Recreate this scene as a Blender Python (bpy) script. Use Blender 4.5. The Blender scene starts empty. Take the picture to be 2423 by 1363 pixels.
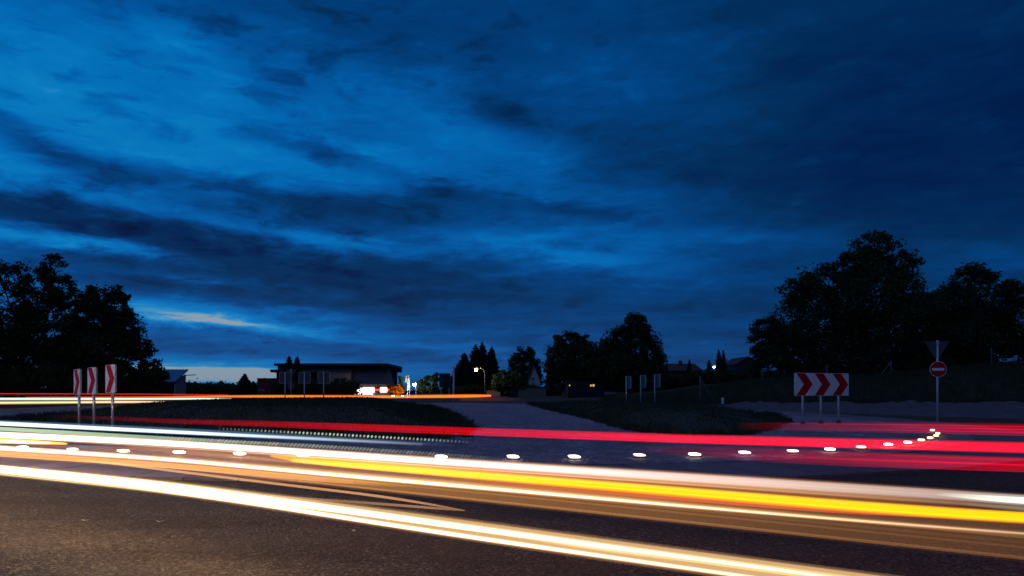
import bpy, math, random
import numpy as np
from mathutils import Vector

random.seed(7)
RNG = np.random.default_rng(11)
SC = bpy.context.scene
COL = SC.collection

# ------------------------------------------------------------------ camera
CAMZ, FPX, U0, VH = 1.5, 1615.0, 1211.5, 930.0     # eye height, focal length, optical axis, horizon (photo pixels)
cam_d = bpy.data.cameras.new("camera")
cam_d.sensor_width = 36.0
cam_d.lens = FPX / 2423.0 * 36.0
cam_d.shift_y = (VH - 681.5) / 2423.0
cam_d.clip_start, cam_d.clip_end = 0.05, 9000.0
cam = bpy.data.objects.new("camera", cam_d)
cam.location = (0, 0, CAMZ)
cam.rotation_euler = (math.radians(90), 0, 0)
COL.objects.link(cam)
SC.camera = cam

# ------------------------------------------------------------------ render / exposure
SC.render.engine = 'CYCLES'
SC.view_settings.view_transform = 'Standard'
SC.view_settings.look = 'None'
SC.view_settings.exposure = 0.0
SC.view_settings.gamma = 1.0
SC.view_settings.use_curve_mapping = False
cy = SC.cycles
cy.use_denoising = True
cy.max_bounces = 5
cy.diffuse_bounces = 2
cy.glossy_bounces = 2
cy.transmission_bounces = 2
cy.transparent_max_bounces = 96
cy.sample_clamp_indirect = 4.0
cy.use_light_tree = True


# ------------------------------------------------------------------ node helpers
def srgb(r, g, b):
    def f(c):
        c /= 255.0
        return c / 12.92 if c <= 0.04045 else ((c + 0.055) / 1.055) ** 2.4
    return (f(r), f(g), f(b), 1.0)


class NT:
    """small expression builder over a node tree"""
    def __init__(self, tree):
        self.t = tree

    def new(self, kind, **kw):
        n = self.t.nodes.new(kind)
        for k, v in kw.items():
            setattr(n, k, v)
        return n

    def put(self, sock, v):
        if isinstance(v, bpy.types.NodeSocket):
            self.t.links.new(v, sock)
        elif v is not None:
            sock.default_value = v

    def m(self, op, a, b=None, c=None, clamp=False):
        n = self.new('ShaderNodeMath', operation=op)
        n.use_clamp = clamp
        self.put(n.inputs[0], a)
        self.put(n.inputs[1], b)
        self.put(n.inputs[2], c)
        return n.outputs[0]

    def ramp(self, fac, stops, interp='LINEAR'):
        n = self.new('ShaderNodeValToRGB')
        n.color_ramp.interpolation = interp
        e = n.color_ramp.elements
        e[0].position, e[0].color = stops[0]
        e[1].position, e[1].color = stops[-1]
        for p, c in stops[1:-1]:
            x = e.new(p)
            x.color = c
        self.put(n.inputs[0], fac)
        return n.outputs[0]

    def noise(self, vec, scale, detail=4, rough=0.55, dist=0.0, out=0):
        n = self.new('ShaderNodeTexNoise')
        self.put(n.inputs['Vector'], vec)
        n.inputs['Scale'].default_value = scale
        n.inputs['Detail'].default_value = detail
        n.inputs['Roughness'].default_value = rough
        n.inputs['Distortion'].default_value = dist
        return n.outputs[out]

    def mix(self, fac, a, b, mode='MIX'):
        n = self.new('ShaderNodeMix', data_type='RGBA', blend_type=mode)
        self.put(n.inputs[0], fac)
        self.put(n.inputs[6], a)
        self.put(n.inputs[7], b)
        return n.outputs[2]


# ------------------------------------------------------------------ world: cloudy blue-hour sky
world = bpy.data.worlds.new("World")
SC.world = world
world.use_nodes = True
wt = world.node_tree
wt.nodes.clear()
w = NT(wt)
world.cycles.sampling_method = 'MANUAL'
world.cycles.sample_map_resolution = 256
tc = w.new('ShaderNodeTexCoord')
sep = w.new('ShaderNodeSeparateXYZ')
wt.links.new(tc.outputs['Generated'], sep.inputs[0])
dx, dy, dz = sep.outputs
az = w.m('ARCTAN2', dx, dy)
el = w.m('ARCSINE', dz)
den = w.m('ADD', w.m('MAXIMUM', dz, 0.0), 0.07)
px = w.m('DIVIDE', dx, den)
py = w.m('DIVIDE', dy, den)
comb = w.new('ShaderNodeCombineXYZ')
w.put(comb.inputs[0], w.m('MULTIPLY', px, 0.62))
w.put(comb.inputs[1], py)
cloudvec = comb.outputs[0]
# ragged cloud edges: the large masses are displaced by layered noise
n_big = w.noise(cloudvec, 0.75, 7, 0.6)
n_mid = w.noise(cloudvec, 2.1, 6, 0.62, 0.4)
n_off = w.new('ShaderNodeVectorMath', operation='ADD')
wt.links.new(cloudvec, n_off.inputs[0])
n_off.inputs[1].default_value = (13.1, 4.7, 2.2)
n_oth = w.noise(n_off.outputs[0], 0.9, 6, 0.6)
comb2 = w.new('ShaderNodeCombineXYZ')
w.put(comb2.inputs[0], w.m('MULTIPLY', az, 5.0))
w.put(comb2.inputs[1], w.m('MULTIPLY', el, 17.0))
n_dir = w.noise(comb2.outputs[0], 1.6, 7, 0.62)
comb3 = w.new('ShaderNodeCombineXYZ')
w.put(comb3.inputs[0], w.m('MULTIPLY', az, 9.0))
w.put(comb3.inputs[1], w.m('MULTIPLY', el, 42.0))
w.put(comb3.inputs[2], 3.3)
n_streak = w.noise(comb3.outputs[0], 1.5, 6, 0.65, 0.5)
azw = w.m('ADD', az, w.m('MULTIPLY', w.m('SUBTRACT', n_oth, 0.5), 0.30))
elw = w.m('ADD', el, w.m('MULTIPLY', w.m('SUBTRACT', n_dir, 0.5), 0.13))
azs = w.m('ADD', az, w.m('MULTIPLY', w.m('SUBTRACT', n_oth, 0.5), 0.14))
els = w.m('ADD', el, w.m('MULTIPLY', w.m('SUBTRACT', n_streak, 0.5), 0.035))


def ang(u, v):
    return (math.atan2(u - U0, FPX), math.atan2(VH - v, math.hypot(FPX, u - U0)))


SKY = [  # (u, v, half width, half height, tilt in degrees, amount) of the lighter gaps and darker cloud masses
    (200, 330, 420, 130, 4, .17), (60, 410, 110, 36, 0, .12), (100, 60, 260, 80, 0, .05), (430, 90, 110, 28, 8, .10), (490, 190, 110, 40, 18, .10), (650, 40, 700, 110, 0, -.06),
    (600, 370, 330, 60, 8, .12), (800, 240, 420, 130, 0, .05), (1000, 60, 420, 90, 0, -.05),
    (60, 490, 260, 40, 6, -.20), (300, 545, 330, 50, 6, -.19), (620, 610, 420, 50, 4, -.14), (1300, 480, 420, 110, 8, .08), (1900, 650, 500, 110, 0, .06), (1000, 690, 420, 50, 3, -.10), (200, 640, 350, 40, 3, -.14),
    (470, 690, 360, 28, 3, -.10), (130, 565, 120, 15, 2, .40), (300, 590, 120, 10, 4, .18), (780, 572, 190, 18, 4, .27), (500, 662, 150, 9, 2, .16),
    (790, 368, 110, 16, 10, -.24), (240, 392, 110, 19, 8, -.28), (1060, 452, 100, 20, 8, -.22), (40, 300, 80, 16, 18, -.22),
    (930, 495, 240, 30, 4, -.28), (600, 452, 220, 18, 6, -.17), (620, 320, 70, 18, 5, -.13), (410, 320, 50, 14, 0, -.10), (700, 520, 260, 25, 5, -.12),
    (430, 742, 215, 27, 6, .36), (640, 772, 170, 12, 5, .26), (420, 775, 170, 10, 4, -.14), (560, 825, 330, 20, 1, -.08), (720, 740, 120, 10, 5, .12),
    (1330, 585, 230, 36, 8, .22), (1000, 420, 260, 36, 14, .08), (1130, 330, 280, 55, 20, .13), (1190, 275, 90, 30, 10, -.15),
    (1420, 370, 170, 50, 10, -.10), (1350, 500, 130, 15, 8, -.16), (1500, 160, 260, 80, 15, .07), (1780, 560, 190, 24, 8, .10),
    (2320, 320, 330, 260, 0, -.10), (1900, 430, 300, 70, 8, -.06), (2050, 120, 300, 110, 0, -.04), (2400, 610, 120, 30, 0, .10),
    (1080, 822, 120, 8, 2, .16), (1250, 840, 200, 10, 0, .06),
    (480, 886, 280, 22, 0, .80), (560, 866, 200, 4, 0, -.15), (1500, 870, 900, 60, 0, .04),
]
t = w.m('MULTIPLY_ADD', w.m('SINE', az), -0.27, 0.396)
t = w.m('ADD', t, w.m('MULTIPLY', w.m('SUBTRACT', n_big, 0.5), 0.30))
t = w.m('ADD', t, w.m('MULTIPLY', w.m('SUBTRACT', n_mid, 0.5), 0.24))
t = w.m('ADD', t, w.m('MULTIPLY', w.m('SUBTRACT', n_streak, 0.5), 0.15))
comb4 = w.new('ShaderNodeCombineXYZ')
w.put(comb4.inputs[0], w.m('MULTIPLY_ADD', az, 5.5, w.m('MULTIPLY', el, -2.0)))
w.put(comb4.inputs[1], w.m('MULTIPLY', el, 15.0))
w.put(comb4.inputs[2], 7.7)
n_puff = w.noise(comb4.outputs[0], 2.1, 8, 0.58, 0.3)
puff = w.m('MULTIPLY', w.m('SUBTRACT', n_puff, 0.53), 7.5, clamp=True)
puff = w.m('MULTIPLY', puff, w.m('MULTIPLY_ADD', w.m('SINE', az), -1.1, 0.62, clamp=True))
t = w.m('MULTIPLY_ADD', puff, -0.15, t)
bright = w.m('MULTIPLY', w.m('SUBTRACT', 0.44, n_puff), 6.0, clamp=True)
t = w.m('MULTIPLY_ADD', bright, 0.07, t)
for (u, v, su, sv, rot, amt) in SKY:
    a0, e0 = ang(u, v)
    ca, sa = math.cos(math.radians(rot)), math.sin(math.radians(rot))
    A = w.m('SUBTRACT', (azs if sv < 31 else azw) if v < 850 else az, a0)
    E = w.m('SUBTRACT', (els if sv < 31 else elw) if v < 850 else w.m('MULTIPLY_ADD', w.m('SUBTRACT', n_dir, 0.5), 0.012, el), e0)
    P = w.m('MULTIPLY_ADD', A, ca * FPX / su, w.m('MULTIPLY', E, -sa * FPX / su))
    Q = w.m('MULTIPLY_ADD', A, sa * FPX / sv, w.m('MULTIPLY', E, ca * FPX / sv))
    r2 = w.m('MULTIPLY_ADD', P, P, w.m('MULTIPLY', Q, Q))
    g = w.m('POWER', 2.718, w.m('MULTIPLY', r2, -0.72))
    t = w.m('MULTIPLY_ADD', g, amt, t)
skycol = w.ramp(t, [(0.0, srgb(0, 19, 60)), (0.12, srgb(0, 30, 76)), (0.26, srgb(1, 46, 92)), (0.40, srgb(0, 63, 124)),
                    (0.54, srgb(0, 86, 158)), (0.68, srgb(0, 108, 181)), (0.80, srgb(8, 124, 192)), (0.92, srgb(66, 145, 194)), (1.0, srgb(138, 158, 174))])
# warm-grey band hugging the horizon
hz = w.m('POWER', 2.718, w.m('MULTIPLY', w.m('MAXIMUM', el, 0.0), -26.0))
skycol = w.mix(w.m('MULTIPLY', hz, 0.30), skycol, srgb(48, 80, 116))
# unseen sky overhead set to even grey-violet, added as neutral fill for the ground
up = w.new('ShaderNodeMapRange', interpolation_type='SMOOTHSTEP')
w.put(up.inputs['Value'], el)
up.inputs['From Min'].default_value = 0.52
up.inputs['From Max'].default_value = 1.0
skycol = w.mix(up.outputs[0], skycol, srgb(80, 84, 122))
sky = w.new('ShaderNodeTexSky', sky_type='NISHITA')
sky.sun_disc = False
sky.sun_elevation = math.radians(-5.0)
sky.sun_rotation = math.radians(-22.0)
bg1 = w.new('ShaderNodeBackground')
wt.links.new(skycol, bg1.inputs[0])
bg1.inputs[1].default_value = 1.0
bg2 = w.new('ShaderNodeBackground')
wt.links.new(sky.outputs[0], bg2.inputs[0])
bg2.inputs[1].default_value = 0.05
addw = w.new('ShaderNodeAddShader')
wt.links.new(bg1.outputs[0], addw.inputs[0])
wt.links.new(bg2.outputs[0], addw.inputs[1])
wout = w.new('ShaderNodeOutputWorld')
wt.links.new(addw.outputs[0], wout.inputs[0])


# ------------------------------------------------------------------ materials
def material(name, color, rough=0.7, metal=0.0, spec=0.4, vary=None, vscale=4.0, bump=0.0, bscale=20.0, bdist=0.02, sub=None):
    """procedural Principled material; vary = second colour mixed in by noise"""
    mt = bpy.data.materials.new(name)
    mt.use_nodes = True
    n = NT(mt.node_tree)
    b = mt.node_tree.nodes['Principled BSDF']
    b.inputs['Roughness'].default_value = rough
    b.inputs['Metallic'].default_value = metal
    b.inputs['Specular IOR Level'].default_value = spec
    co = n.new('ShaderNodeTexCoord').outputs['Object']
    if vary:
        f = n.noise(co, vscale, 6, 0.65)
        f = n.m('MULTIPLY_ADD', n.m('SUBTRACT', f, 0.5), 2.2, 0.5, clamp=True)
        n.put(b.inputs['Base Color'], n.mix(f, (*color, 1), (*vary, 1)))
    else:
        b.inputs['Base Color'].default_value = (*color, 1)
    if bump:
        bn = n.new('ShaderNodeBump')
        bn.inputs['Strength'].default_value = bump
        bn.inputs['Distance'].default_value = bdist
        n.put(bn.inputs['Height'], n.noise(co, bscale, 5, 0.6))
        mt.node_tree.links.new(bn.outputs[0], b.inputs['Normal'])
    return mt


def emitter(name, color, strength):
    mt = bpy.data.materials.new(name)
    mt.use_nodes = True
    n = NT(mt.node_tree)
    mt.node_tree.nodes.clear()
    e = n.new('ShaderNodeEmission')
    e.inputs[0].default_value = (*color, 1)
    e.inputs[1].default_value = strength
    o = n.new('ShaderNodeOutputMaterial')
    mt.node_tree.links.new(e.outputs[0], o.inputs[0])
    return mt


def trail_mat(name):
    """see-through glow painted as the exposure streak of a moving lamp: its light adds to what is behind it; colour comes with the mesh"""
    mt = bpy.data.materials.new(name)
    mt.use_nodes = True
    n = NT(mt.node_tree)
    mt.node_tree.nodes.clear()
    at = n.new('ShaderNodeAttribute')
    at.attribute_name = 'glow'
    e = n.new('ShaderNodeEmission')
    mt.node_tree.links.new(at.outputs['Color'], e.inputs[0])
    e.inputs[1].default_value = 1.0
    tr = n.new('ShaderNodeBsdfTransparent')
    ad = n.new('ShaderNodeAddShader')
    mt.node_tree.links.new(tr.outputs[0], ad.inputs[0])
    mt.node_tree.links.new(e.outputs[0], ad.inputs[1])
    o = n.new('ShaderNodeOutputMaterial')
    mt.node_tree.links.new(ad.outputs[0], o.inputs[0])
    return mt


def asphalt_mat():
    mt = bpy.data.materials.new('asphalt')
    mt.use_nodes = True
    n = NT(mt.node_tree)
    b = mt.node_tree.nodes['Principled BSDF']
    co = n.new('ShaderNodeTexCoord').outputs['Object']
    v = n.new('ShaderNodeTexVoronoi')
    n.put(v.inputs['Vector'], co)
    v.inputs['Scale'].default_value = 46.0
    v.inputs['Randomness'].default_value = 1.0
    sepc = n.new('ShaderNodeSeparateColor')
    mt.node_tree.links.new(v.outputs['Color'], sepc.inputs[0])
    stone = n.ramp(sepc.outputs[0], [(0.0, (.036, .028, .019, 1)), (0.4, (.088, .069, .048, 1)), (0.8, (.17, .135, .095, 1)), (1.0, (.33, .27, .19, 1))])
    patch = n.noise(co, 0.55, 6, 0.6)
    col = n.mix(n.m('MULTIPLY_ADD', n.m('SUBTRACT', patch, 0.5), 2.5, 0.22, clamp=True), stone, (.10, .079, .056, 1))
    fleck = n.noise(co, 19.0, 3, 0.7)
    col = n.mix(n.m('MULTIPLY_ADD', n.m('SUBTRACT', fleck, 0.5), 3.0, 0.25, clamp=True), col, (.055, .043, .030, 1))
    mp = n.new('ShaderNodeMapping')
    n.put(mp.inputs['Vector'], co)
    mp.inputs['Rotation'].default_value = (0, 0, math.radians(24))
    mp.inputs['Scale'].default_value = (.16, 1.5, 1.0)
    wear = n.noise(mp.outputs[0], 1.0, 5, 0.6, 0.3)
    col = n.mix(n.m('MULTIPLY_ADD', n.m('SUBTRACT', wear, 0.5), 2.6, 0.25, clamp=True), col, n.mix(1.0, col, (.60, .58, .56, 1), 'MULTIPLY'))
    n.put(b.inputs['Base Color'], col)
    b.inputs['Roughness'].default_value = 0.72
    b.inputs['Specular IOR Level'].default_value = 0.12
    bn = n.new('ShaderNodeBump')
    bn.inputs['Strength'].default_value = 0.9
    bn.inputs['Distance'].default_value = 0.022
    h = n.m('MULTIPLY_ADD', v.outputs['Distance'], -0.8, n.m('MULTIPLY', fleck, 1.6))
    n.put(bn.inputs['Height'], h)
    mt.node_tree.links.new(bn.outputs[0], b.inputs['Normal'])
    return mt


def paving_mat():
    mt = bpy.data.materials.new('cobble_paving')
    mt.use_nodes = True
    n = NT(mt.node_tree)
    b = mt.node_tree.nodes['Principled BSDF']
    co = n.new('ShaderNodeTexCoord').outputs['Object']
    v = n.new('ShaderNodeTexVoronoi')
    n.put(v.inputs['Vector'], co)
    v.inputs['Scale'].default_value = 7.0
    v.inputs['Randomness'].default_value = 0.75
    sepc = n.new('ShaderNodeSeparateColor')
    mt.node_tree.links.new(v.outputs['Color'], sepc.inputs[0])
    stone = n.ramp(sepc.outputs[1], [(0.0, (.22, .155, .165, 1)), (0.6, (.38, .27, .29, 1)), (1.0, (.60, .44, .46, 1))])
    dirt = n.noise(co, 0.8, 7, 0.65)
    col = n.mix(n.m('MULTIPLY_ADD', n.m('SUBTRACT', dirt, 0.5), 3.0, 0.4, clamp=True), stone, (.20, .14, .15, 1))
    n.put(b.inputs['Base Color'], col)
    b.inputs['Roughness'].default_value = 0.7
    bn = n.new('ShaderNodeBump')
    bn.inputs['Strength'].default_value = 0.9
    bn.inputs['Distance'].default_value = 0.04
    n.put(bn.inputs['Height'], n.m('MULTIPLY_ADD', v.outputs['Distance'], -1.6, n.noise(co, 12.0, 4, 0.6)))
    mt.node_tree.links.new(bn.outputs[0], b.inputs['Normal'])
    return mt


def leaf_mat(name, c1, c2, trans=0.25):
    mt = bpy.data.materials.new(name)
    mt.use_nodes = True
    n = NT(mt.node_tree)
    b = mt.node_tree.nodes['Principled BSDF']
    co = n.new('ShaderNodeTexCoord').outputs['Object']
    f = n.noise(co, 1.7, 3, 0.6)
    col = n.mix(n.m('MULTIPLY_ADD', n.m('SUBTRACT', f, 0.5), 3.0, 0.5, clamp=True), (*c1, 1), (*c2, 1))
    n.put(b.inputs['Base Color'], col)
    b.inputs['Roughness'].default_value = 0.65
    b.inputs['Specular IOR Level'].default_value = 0.15
    tl = n.new('ShaderNodeBsdfTranslucent')
    n.put(tl.inputs[0], col)
    mx = n.new('ShaderNodeMixShader')
    mx.inputs[0].default_value = trans
    mt.node_tree.links.new(b.outputs[0], mx.inputs[1])
    mt.node_tree.links.new(tl.outputs[0], mx.inputs[2])
    mt.node_tree.links.new(mx.outputs[0], mt.node_tree.nodes['Material Output'].inputs[0])
    return mt


M = dict(
    asphalt=asphalt_mat(), paving=paving_mat(),
    soil=material('dry_grass_ground', (.045, .05, .022), .95, vary=(.075, .06, .035), vscale=.7, bump=.8, bscale=6, bdist=.08),
    mound=material('mown_grass', (.05, .05, .026), .95, vary=(.085, .07, .045), vscale=1.6, bump=.9, bscale=9, bdist=.08),
    gravel=material('grey_gravel', (.105, .075, .08), .95, vary=(.19, .145, .15), vscale=1.4, bump=1.0, bscale=7, bdist=.12),
    slab=material('concrete_slab', (.18, .135, .145), .75, vary=(.25, .19, .20), vscale=2.5, bump=.3, bscale=30, bdist=.01),
    slab_b=material('concrete_slab_worn', (.15, .11, .118), .8, vary=(.21, .16, .17), vscale=3.5, bump=.3, bscale=30, bdist=.01),
    hills=material('wooded_hills', (.05, .07, .09), 1.0, vary=(.07, .09, .11), vscale=.01),
    steel=material('galvanised_steel', (.66, .65, .64), .34, .35, vary=(.55, .54, .53), vscale=7),
    alu=material('grey_sign_back', (.10, .105, .11), .6, .2, vary=(.075, .08, .085), vscale=5),
    white=material('white_sign_sheet', (.88, .88, .88), .55, spec=.12, vary=(.80, .80, .79), vscale=3),
    red=material('red_sign_sheet', (.62, .008, .012), .6, spec=.05, vary=(.60, .012, .014), vscale=3),
    darkfoot=material('dark_rubber_foot', (.02, .02, .022), .7, vary=(.035, .03, .03), vscale=9),
    bark=material('bark', (.05, .038, .028), .95, vary=(.09, .075, .06), vscale=6, bump=.7, bscale=14, bdist=.05),
    birchbark=material('pale_bark', (.32, .3, .28), .9, vary=(.06, .05, .05), vscale=5, bump=.4, bscale=12),
    leaf=leaf_mat('broad_leaves', (.035, .06, .018), (.07, .095, .028)),
    leaf2=leaf_mat('olive_leaves', (.05, .06, .02), (.085, .085, .03)),
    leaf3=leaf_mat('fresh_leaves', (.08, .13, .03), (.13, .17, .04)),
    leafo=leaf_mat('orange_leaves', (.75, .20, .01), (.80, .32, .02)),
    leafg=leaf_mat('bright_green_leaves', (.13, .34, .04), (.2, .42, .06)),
    needle=leaf_mat('needles', (.018, .035, .018), (.035, .055, .025), .1),
    grass=leaf_mat('grass_blades', (.06, .06, .025), (.11, .09, .045), .2),
    roof=material('dark_roof_sheet', (.03, .033, .04), .55, vary=(.05, .052, .06), vscale=2, bump=.2, bscale=8),
    roofblue=material('blue_metal_roof', (.10, .20, .38), .4, .2, vary=(.08, .17, .33), vscale=2),
    rooftile=material('brown_roof_tile', (.055, .035, .03), .85, vary=(.08, .05, .04), vscale=3, bump=.5, bscale=9),
    wallbrown=material('tan_render', (.36, .23, .16), .85, vary=(.30, .19, .13), vscale=1.5),
    walldark=material('dark_timber', (.04, .034, .03), .85, vary=(.06, .05, .045), vscale=2.5),
    wallwhite=material('white_render', (.62, .62, .62), .85, vary=(.52, .52, .53), vscale=2),
    wallgrey=material('grey_panel', (.30, .31, .32), .6, vary=(.24, .25, .26), vscale=2),
    redbox=material('dark_red_cladding', (.42, .012, .012), .6, vary=(.34, .01, .01), vscale=2),
    redband=material('red_shop_band', (.62, .05, .03), .45, vary=(.55, .05, .03), vscale=2),
    violet=material('violet_lettering', (.42, .25, .75), .5, vary=(.38, .22, .7), vscale=5),
    stonewall=material('tan_garden_wall', (.40, .33, .22), .9, vary=(.30, .25, .17), vscale=1.2, bump=.4, bscale=5),
    glass=material('dark_glass', (.02, .025, .03), .12, vary=(.03, .035, .04), vscale=1),
    wood=material('weathered_post', (.12, .10, .085), .9, vary=(.17, .15, .13), vscale=5),
    black=material('black_plastic', (.015, .015, .016), .5, vary=(.025, .025, .026), vscale=5),
    palepost=material('pale_post_paint', (.80, .72, .72), .5, vary=(.54, .48, .5), vscale=3),
    greenpole=material('olive_lamp_pole', (.26, .27, .16), .5, .3, vary=(.2, .21, .12), vscale=3),
    paint=material('white_road_paint', (.6, .58, .54), .7, vary=(.4, .39, .37), vscale=6),
    litter=material('dry_leaf', (.55, .48, .33), .8, vary=(.5, .42, .27), vscale=20),
    trail=trail_mat('lamp_trail_glow'),
    stud=emitter('stud_lens_light', (1.0, .86, .70), 7.0),
    studwarm=emitter('warm_stud_lens_light', (1.0, .66, .34), 4.5),
    studdim=emitter('dim_stud_lens_light', (1.0, .82, .66), 2.6),
    studblue=emitter('blue_stud_lens_light', (.62, .62, 1.0), 7.0),
    shop=emitter('shop_window_light', (.95, .93, 1.0), 3.2),
    shopred=emitter('red_shop_sign_light', (1.0, .08, .04), 1.8),
    warmwin=emitter('warm_window_light', (1.0, .62, .22), .8),
    lampwarm=emitter('warm_street_lamp_light', (1.0, .72, .34), 160.0),
    lampwhite=emitter('white_street_lamp_light', (.95, 1.0, .92), 150.0),
    lampsmall=emitter('small_white_lamp_light', (.95, 1.0, 1.0), 14.0),
    spotorange=emitter('orange_spot_light', (1.0, .42, .06), 380.0),
    spotgreen=emitter('pale_spot_light', (.9, 1.0, .75), 260.0),
)


# ------------------------------------------------------------------ object helpers
def obj(name, verts, faces, mat, parent=None, smooth=False):
    me = bpy.data.meshes.new(name)
    me.from_pydata([tuple(map(float, v)) for v in verts], [], faces)
    me.update()
    if mat is not None:
        me.materials.append(mat)
    if smooth:
        for p in me.polygons:
            p.use_smooth = True
    o = bpy.data.objects.new(name, me)
    COL.objects.link(o)
    if parent is not None:
        o.parent = parent
    return o


def empty(name, loc, label, cat, group=None, rz=0.0):
    o = bpy.data.objects.new(name, None)
    o.empty_display_size = .3
    o.location = loc
    o.rotation_euler = (0, 0, rz)
    COL.objects.link(o)
    tag(o, label, cat, group)
    return o


def tag(o, label=None, cat=None, group=None, kind=None):
    if label:
        o["label"] = label
    if cat:
        o["category"] = cat
    if group:
        o["group"] = group
    if kind:
        o["kind"] = kind
    return o


class MB:
    """collects simple shapes into one mesh"""
    def __init__(self):
        self.v, self.f = [], []

    def add(self, vs, fs):
        o = len(self.v)
        self.v += [tuple(p) for p in vs]
        self.f += [tuple(i + o for i in f) for f in fs]
        return self

    def box(self, x0, x1, y0, y1, z0, z1):
        return self.add([(x0, y0, z0), (x1, y0, z0), (x1, y1, z0), (x0, y1, z0), (x0, y0, z1), (x1, y0, z1), (x1, y1, z1), (x0, y1, z1)],
                        [(0, 3, 2, 1), (4, 5, 6, 7), (0, 1, 5, 4), (1, 2, 6, 5), (2, 3, 7, 6), (3, 0, 4, 7)])

    def tube(self, pts, radii, n=8, caps=True):
        pts = [Vector(p) for p in pts]
        vs, fs = [], []
        for i, p in enumerate(pts):
            d = (pts[min(i + 1, len(pts) - 1)] - pts[max(i - 1, 0)]).normalized()
            a = d.cross(Vector((0, 0, 1)))
            if a.length < .05:
                a = d.cross(Vector((1, 0, 0)))
            a.normalize()
            b = d.cross(a)
            r = radii[i] if hasattr(radii, '__len__') else radii
            for k in range(n):
                q = 2 * math.pi * k / n
                vs.append(p + a * (r * math.cos(q)) + b * (r * math.sin(q)))
        for i in range(len(pts) - 1):
            for k in range(n):
                k2 = (k + 1) % n
                fs.append((i * n + k, i * n + k2, (i + 1) * n + k2, (i + 1) * n + k))
        if caps:
            fs.append(tuple(range(n - 1, -1, -1)))
            fs.append(tuple((len(pts) - 1) * n + k for k in range(n)))
        return self.add(vs, fs)

    def prism(self, poly, y0, y1):
        """polygon in (x, z), extruded along y"""
        n = len(poly)
        vs = [(x, y0, z) for x, z in poly] + [(x, y1, z) for x, z in poly]
        fs = [tuple(range(n)), tuple(range(2 * n - 1, n - 1, -1))]
        for k in range(n):
            k2 = (k + 1) % n
            fs.append((k2, k, n + k, n + k2))
        return self.add(vs, fs)

    def build(self, name, mat, parent=None, smooth=False):
        return obj(name, self.v, self.f, mat, parent, smooth)


def fast_mesh(name, verts, quads, mat, parent=None):
    """numpy arrays -> mesh object, quads only"""
    me = bpy.data.meshes.new(name)
    nv, nq = len(verts), len(quads)
    me.vertices.add(nv)
    me.vertices.foreach_set('co', np.asarray(verts, dtype=np.float32).ravel())
    me.loops.add(nq * 4)
    me.loops.foreach_set('vertex_index', np.asarray(quads, dtype=np.int32).ravel())
    me.polygons.add(nq)
    me.polygons.foreach_set('loop_start', np.arange(0, nq * 4, 4, dtype=np.int32))
    me.update(calc_edges=True)
    me.materials.append(mat)
    o = bpy.data.objects.new(name, me)
    COL.objects.link(o)
    if parent is not None:
        o.parent = parent
    return o


# ------------------------------------------------------------------ terrain
def sstep(a, b, x):
    k = np.clip((np.asarray(x, float) - a) / (b - a), 0, 1)
    return k * k * (3 - 2 * k)


def H(x, y):
    """height of the site: a gentle rise away from the camera, a bank on the right"""
    x, y = np.asarray(x, float), np.asarray(y, float)
    h = .02 * (np.clip(y, 12, 45) - 12) + .006 * (np.clip(y, 45, 110) - 45)
    amp = np.interp(x, [7, 10, 14, 21, 31, 43, 70, 140], [0, .15, .55, 1.6, 2.0, 3.1, 3.6, 3.6])
    h = h + amp * sstep(46.5, 57.0, y - .06 * (x - 20)) * (1 - .7 * sstep(80, 130, y))
    return h


def h1(x, y):
    return float(H(x, y))


def at(u, Y, v=None):
    """world x (and z) seen at photo position u (v) at distance Y"""
    x = (u - U0) * Y / FPX
    return x if v is None else (x, CAMZ + (VH - v) * Y / FPX)


def ground(u, v):
    """point of the site seen at photo position (u, v)"""
    lo, hi = 2.0, 400.0
    for _ in range(60):
        Y = .5 * (lo + hi)
        x = at(u, Y)
        if CAMZ + (VH - v) * Y / FPX > h1(x, Y):
            lo = Y
        else:
            hi = Y
    return at(u, lo), lo


def catmull(P, n, closed=True):
    P = np.asarray(P, float)
    m = len(P)
    out = []
    for i in range(m if closed else m - 1):
        p0, p1, p2, p3 = (P[(i + k - 1) % m] if closed else P[min(max(i + k - 1, 0), m - 1)] for k in range(4))
        for k in range(n):
            s = k / n
            out.append(.5 * ((2 * p1) + (p2 - p0) * s + (2 * p0 - 5 * p1 + 4 * p2 - p3) * s * s + (3 * p1 - p0 - 3 * p2 + p3) * s ** 3))
    if not closed:
        out.append(P[-1])
    return np.array(out)


def resample(C, step, closed=True):
    Q = np.vstack([C, C[:1]]) if closed else C
    d = np.r_[0, np.cumsum(np.linalg.norm(np.diff(Q, axis=0), axis=1))]
    n = max(2, int(round(d[-1] / step)))
    s = np.linspace(0, d[-1], n + (0 if closed else 1), endpoint=not closed)
    return np.stack([np.interp(s, d, Q[:, k]) for k in range(Q.shape[1])], 1)


def offset(C, dist):
    T = np.roll(C, -1, 0) - np.roll(C, 1, 0)
    T /= np.linalg.norm(T, axis=1)[:, None] + 1e-9
    Nn = np.stack([T[:, 1], -T[:, 0]], 1)
    area = np.sum(C[:, 0] * np.roll(C[:, 1], -1) - np.roll(C[:, 0], -1) * C[:, 1])
    if area < 0:
        Nn = -Nn
    d = np.asarray(dist)
    return C + Nn * (d[:, None] if d.ndim else d)


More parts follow.
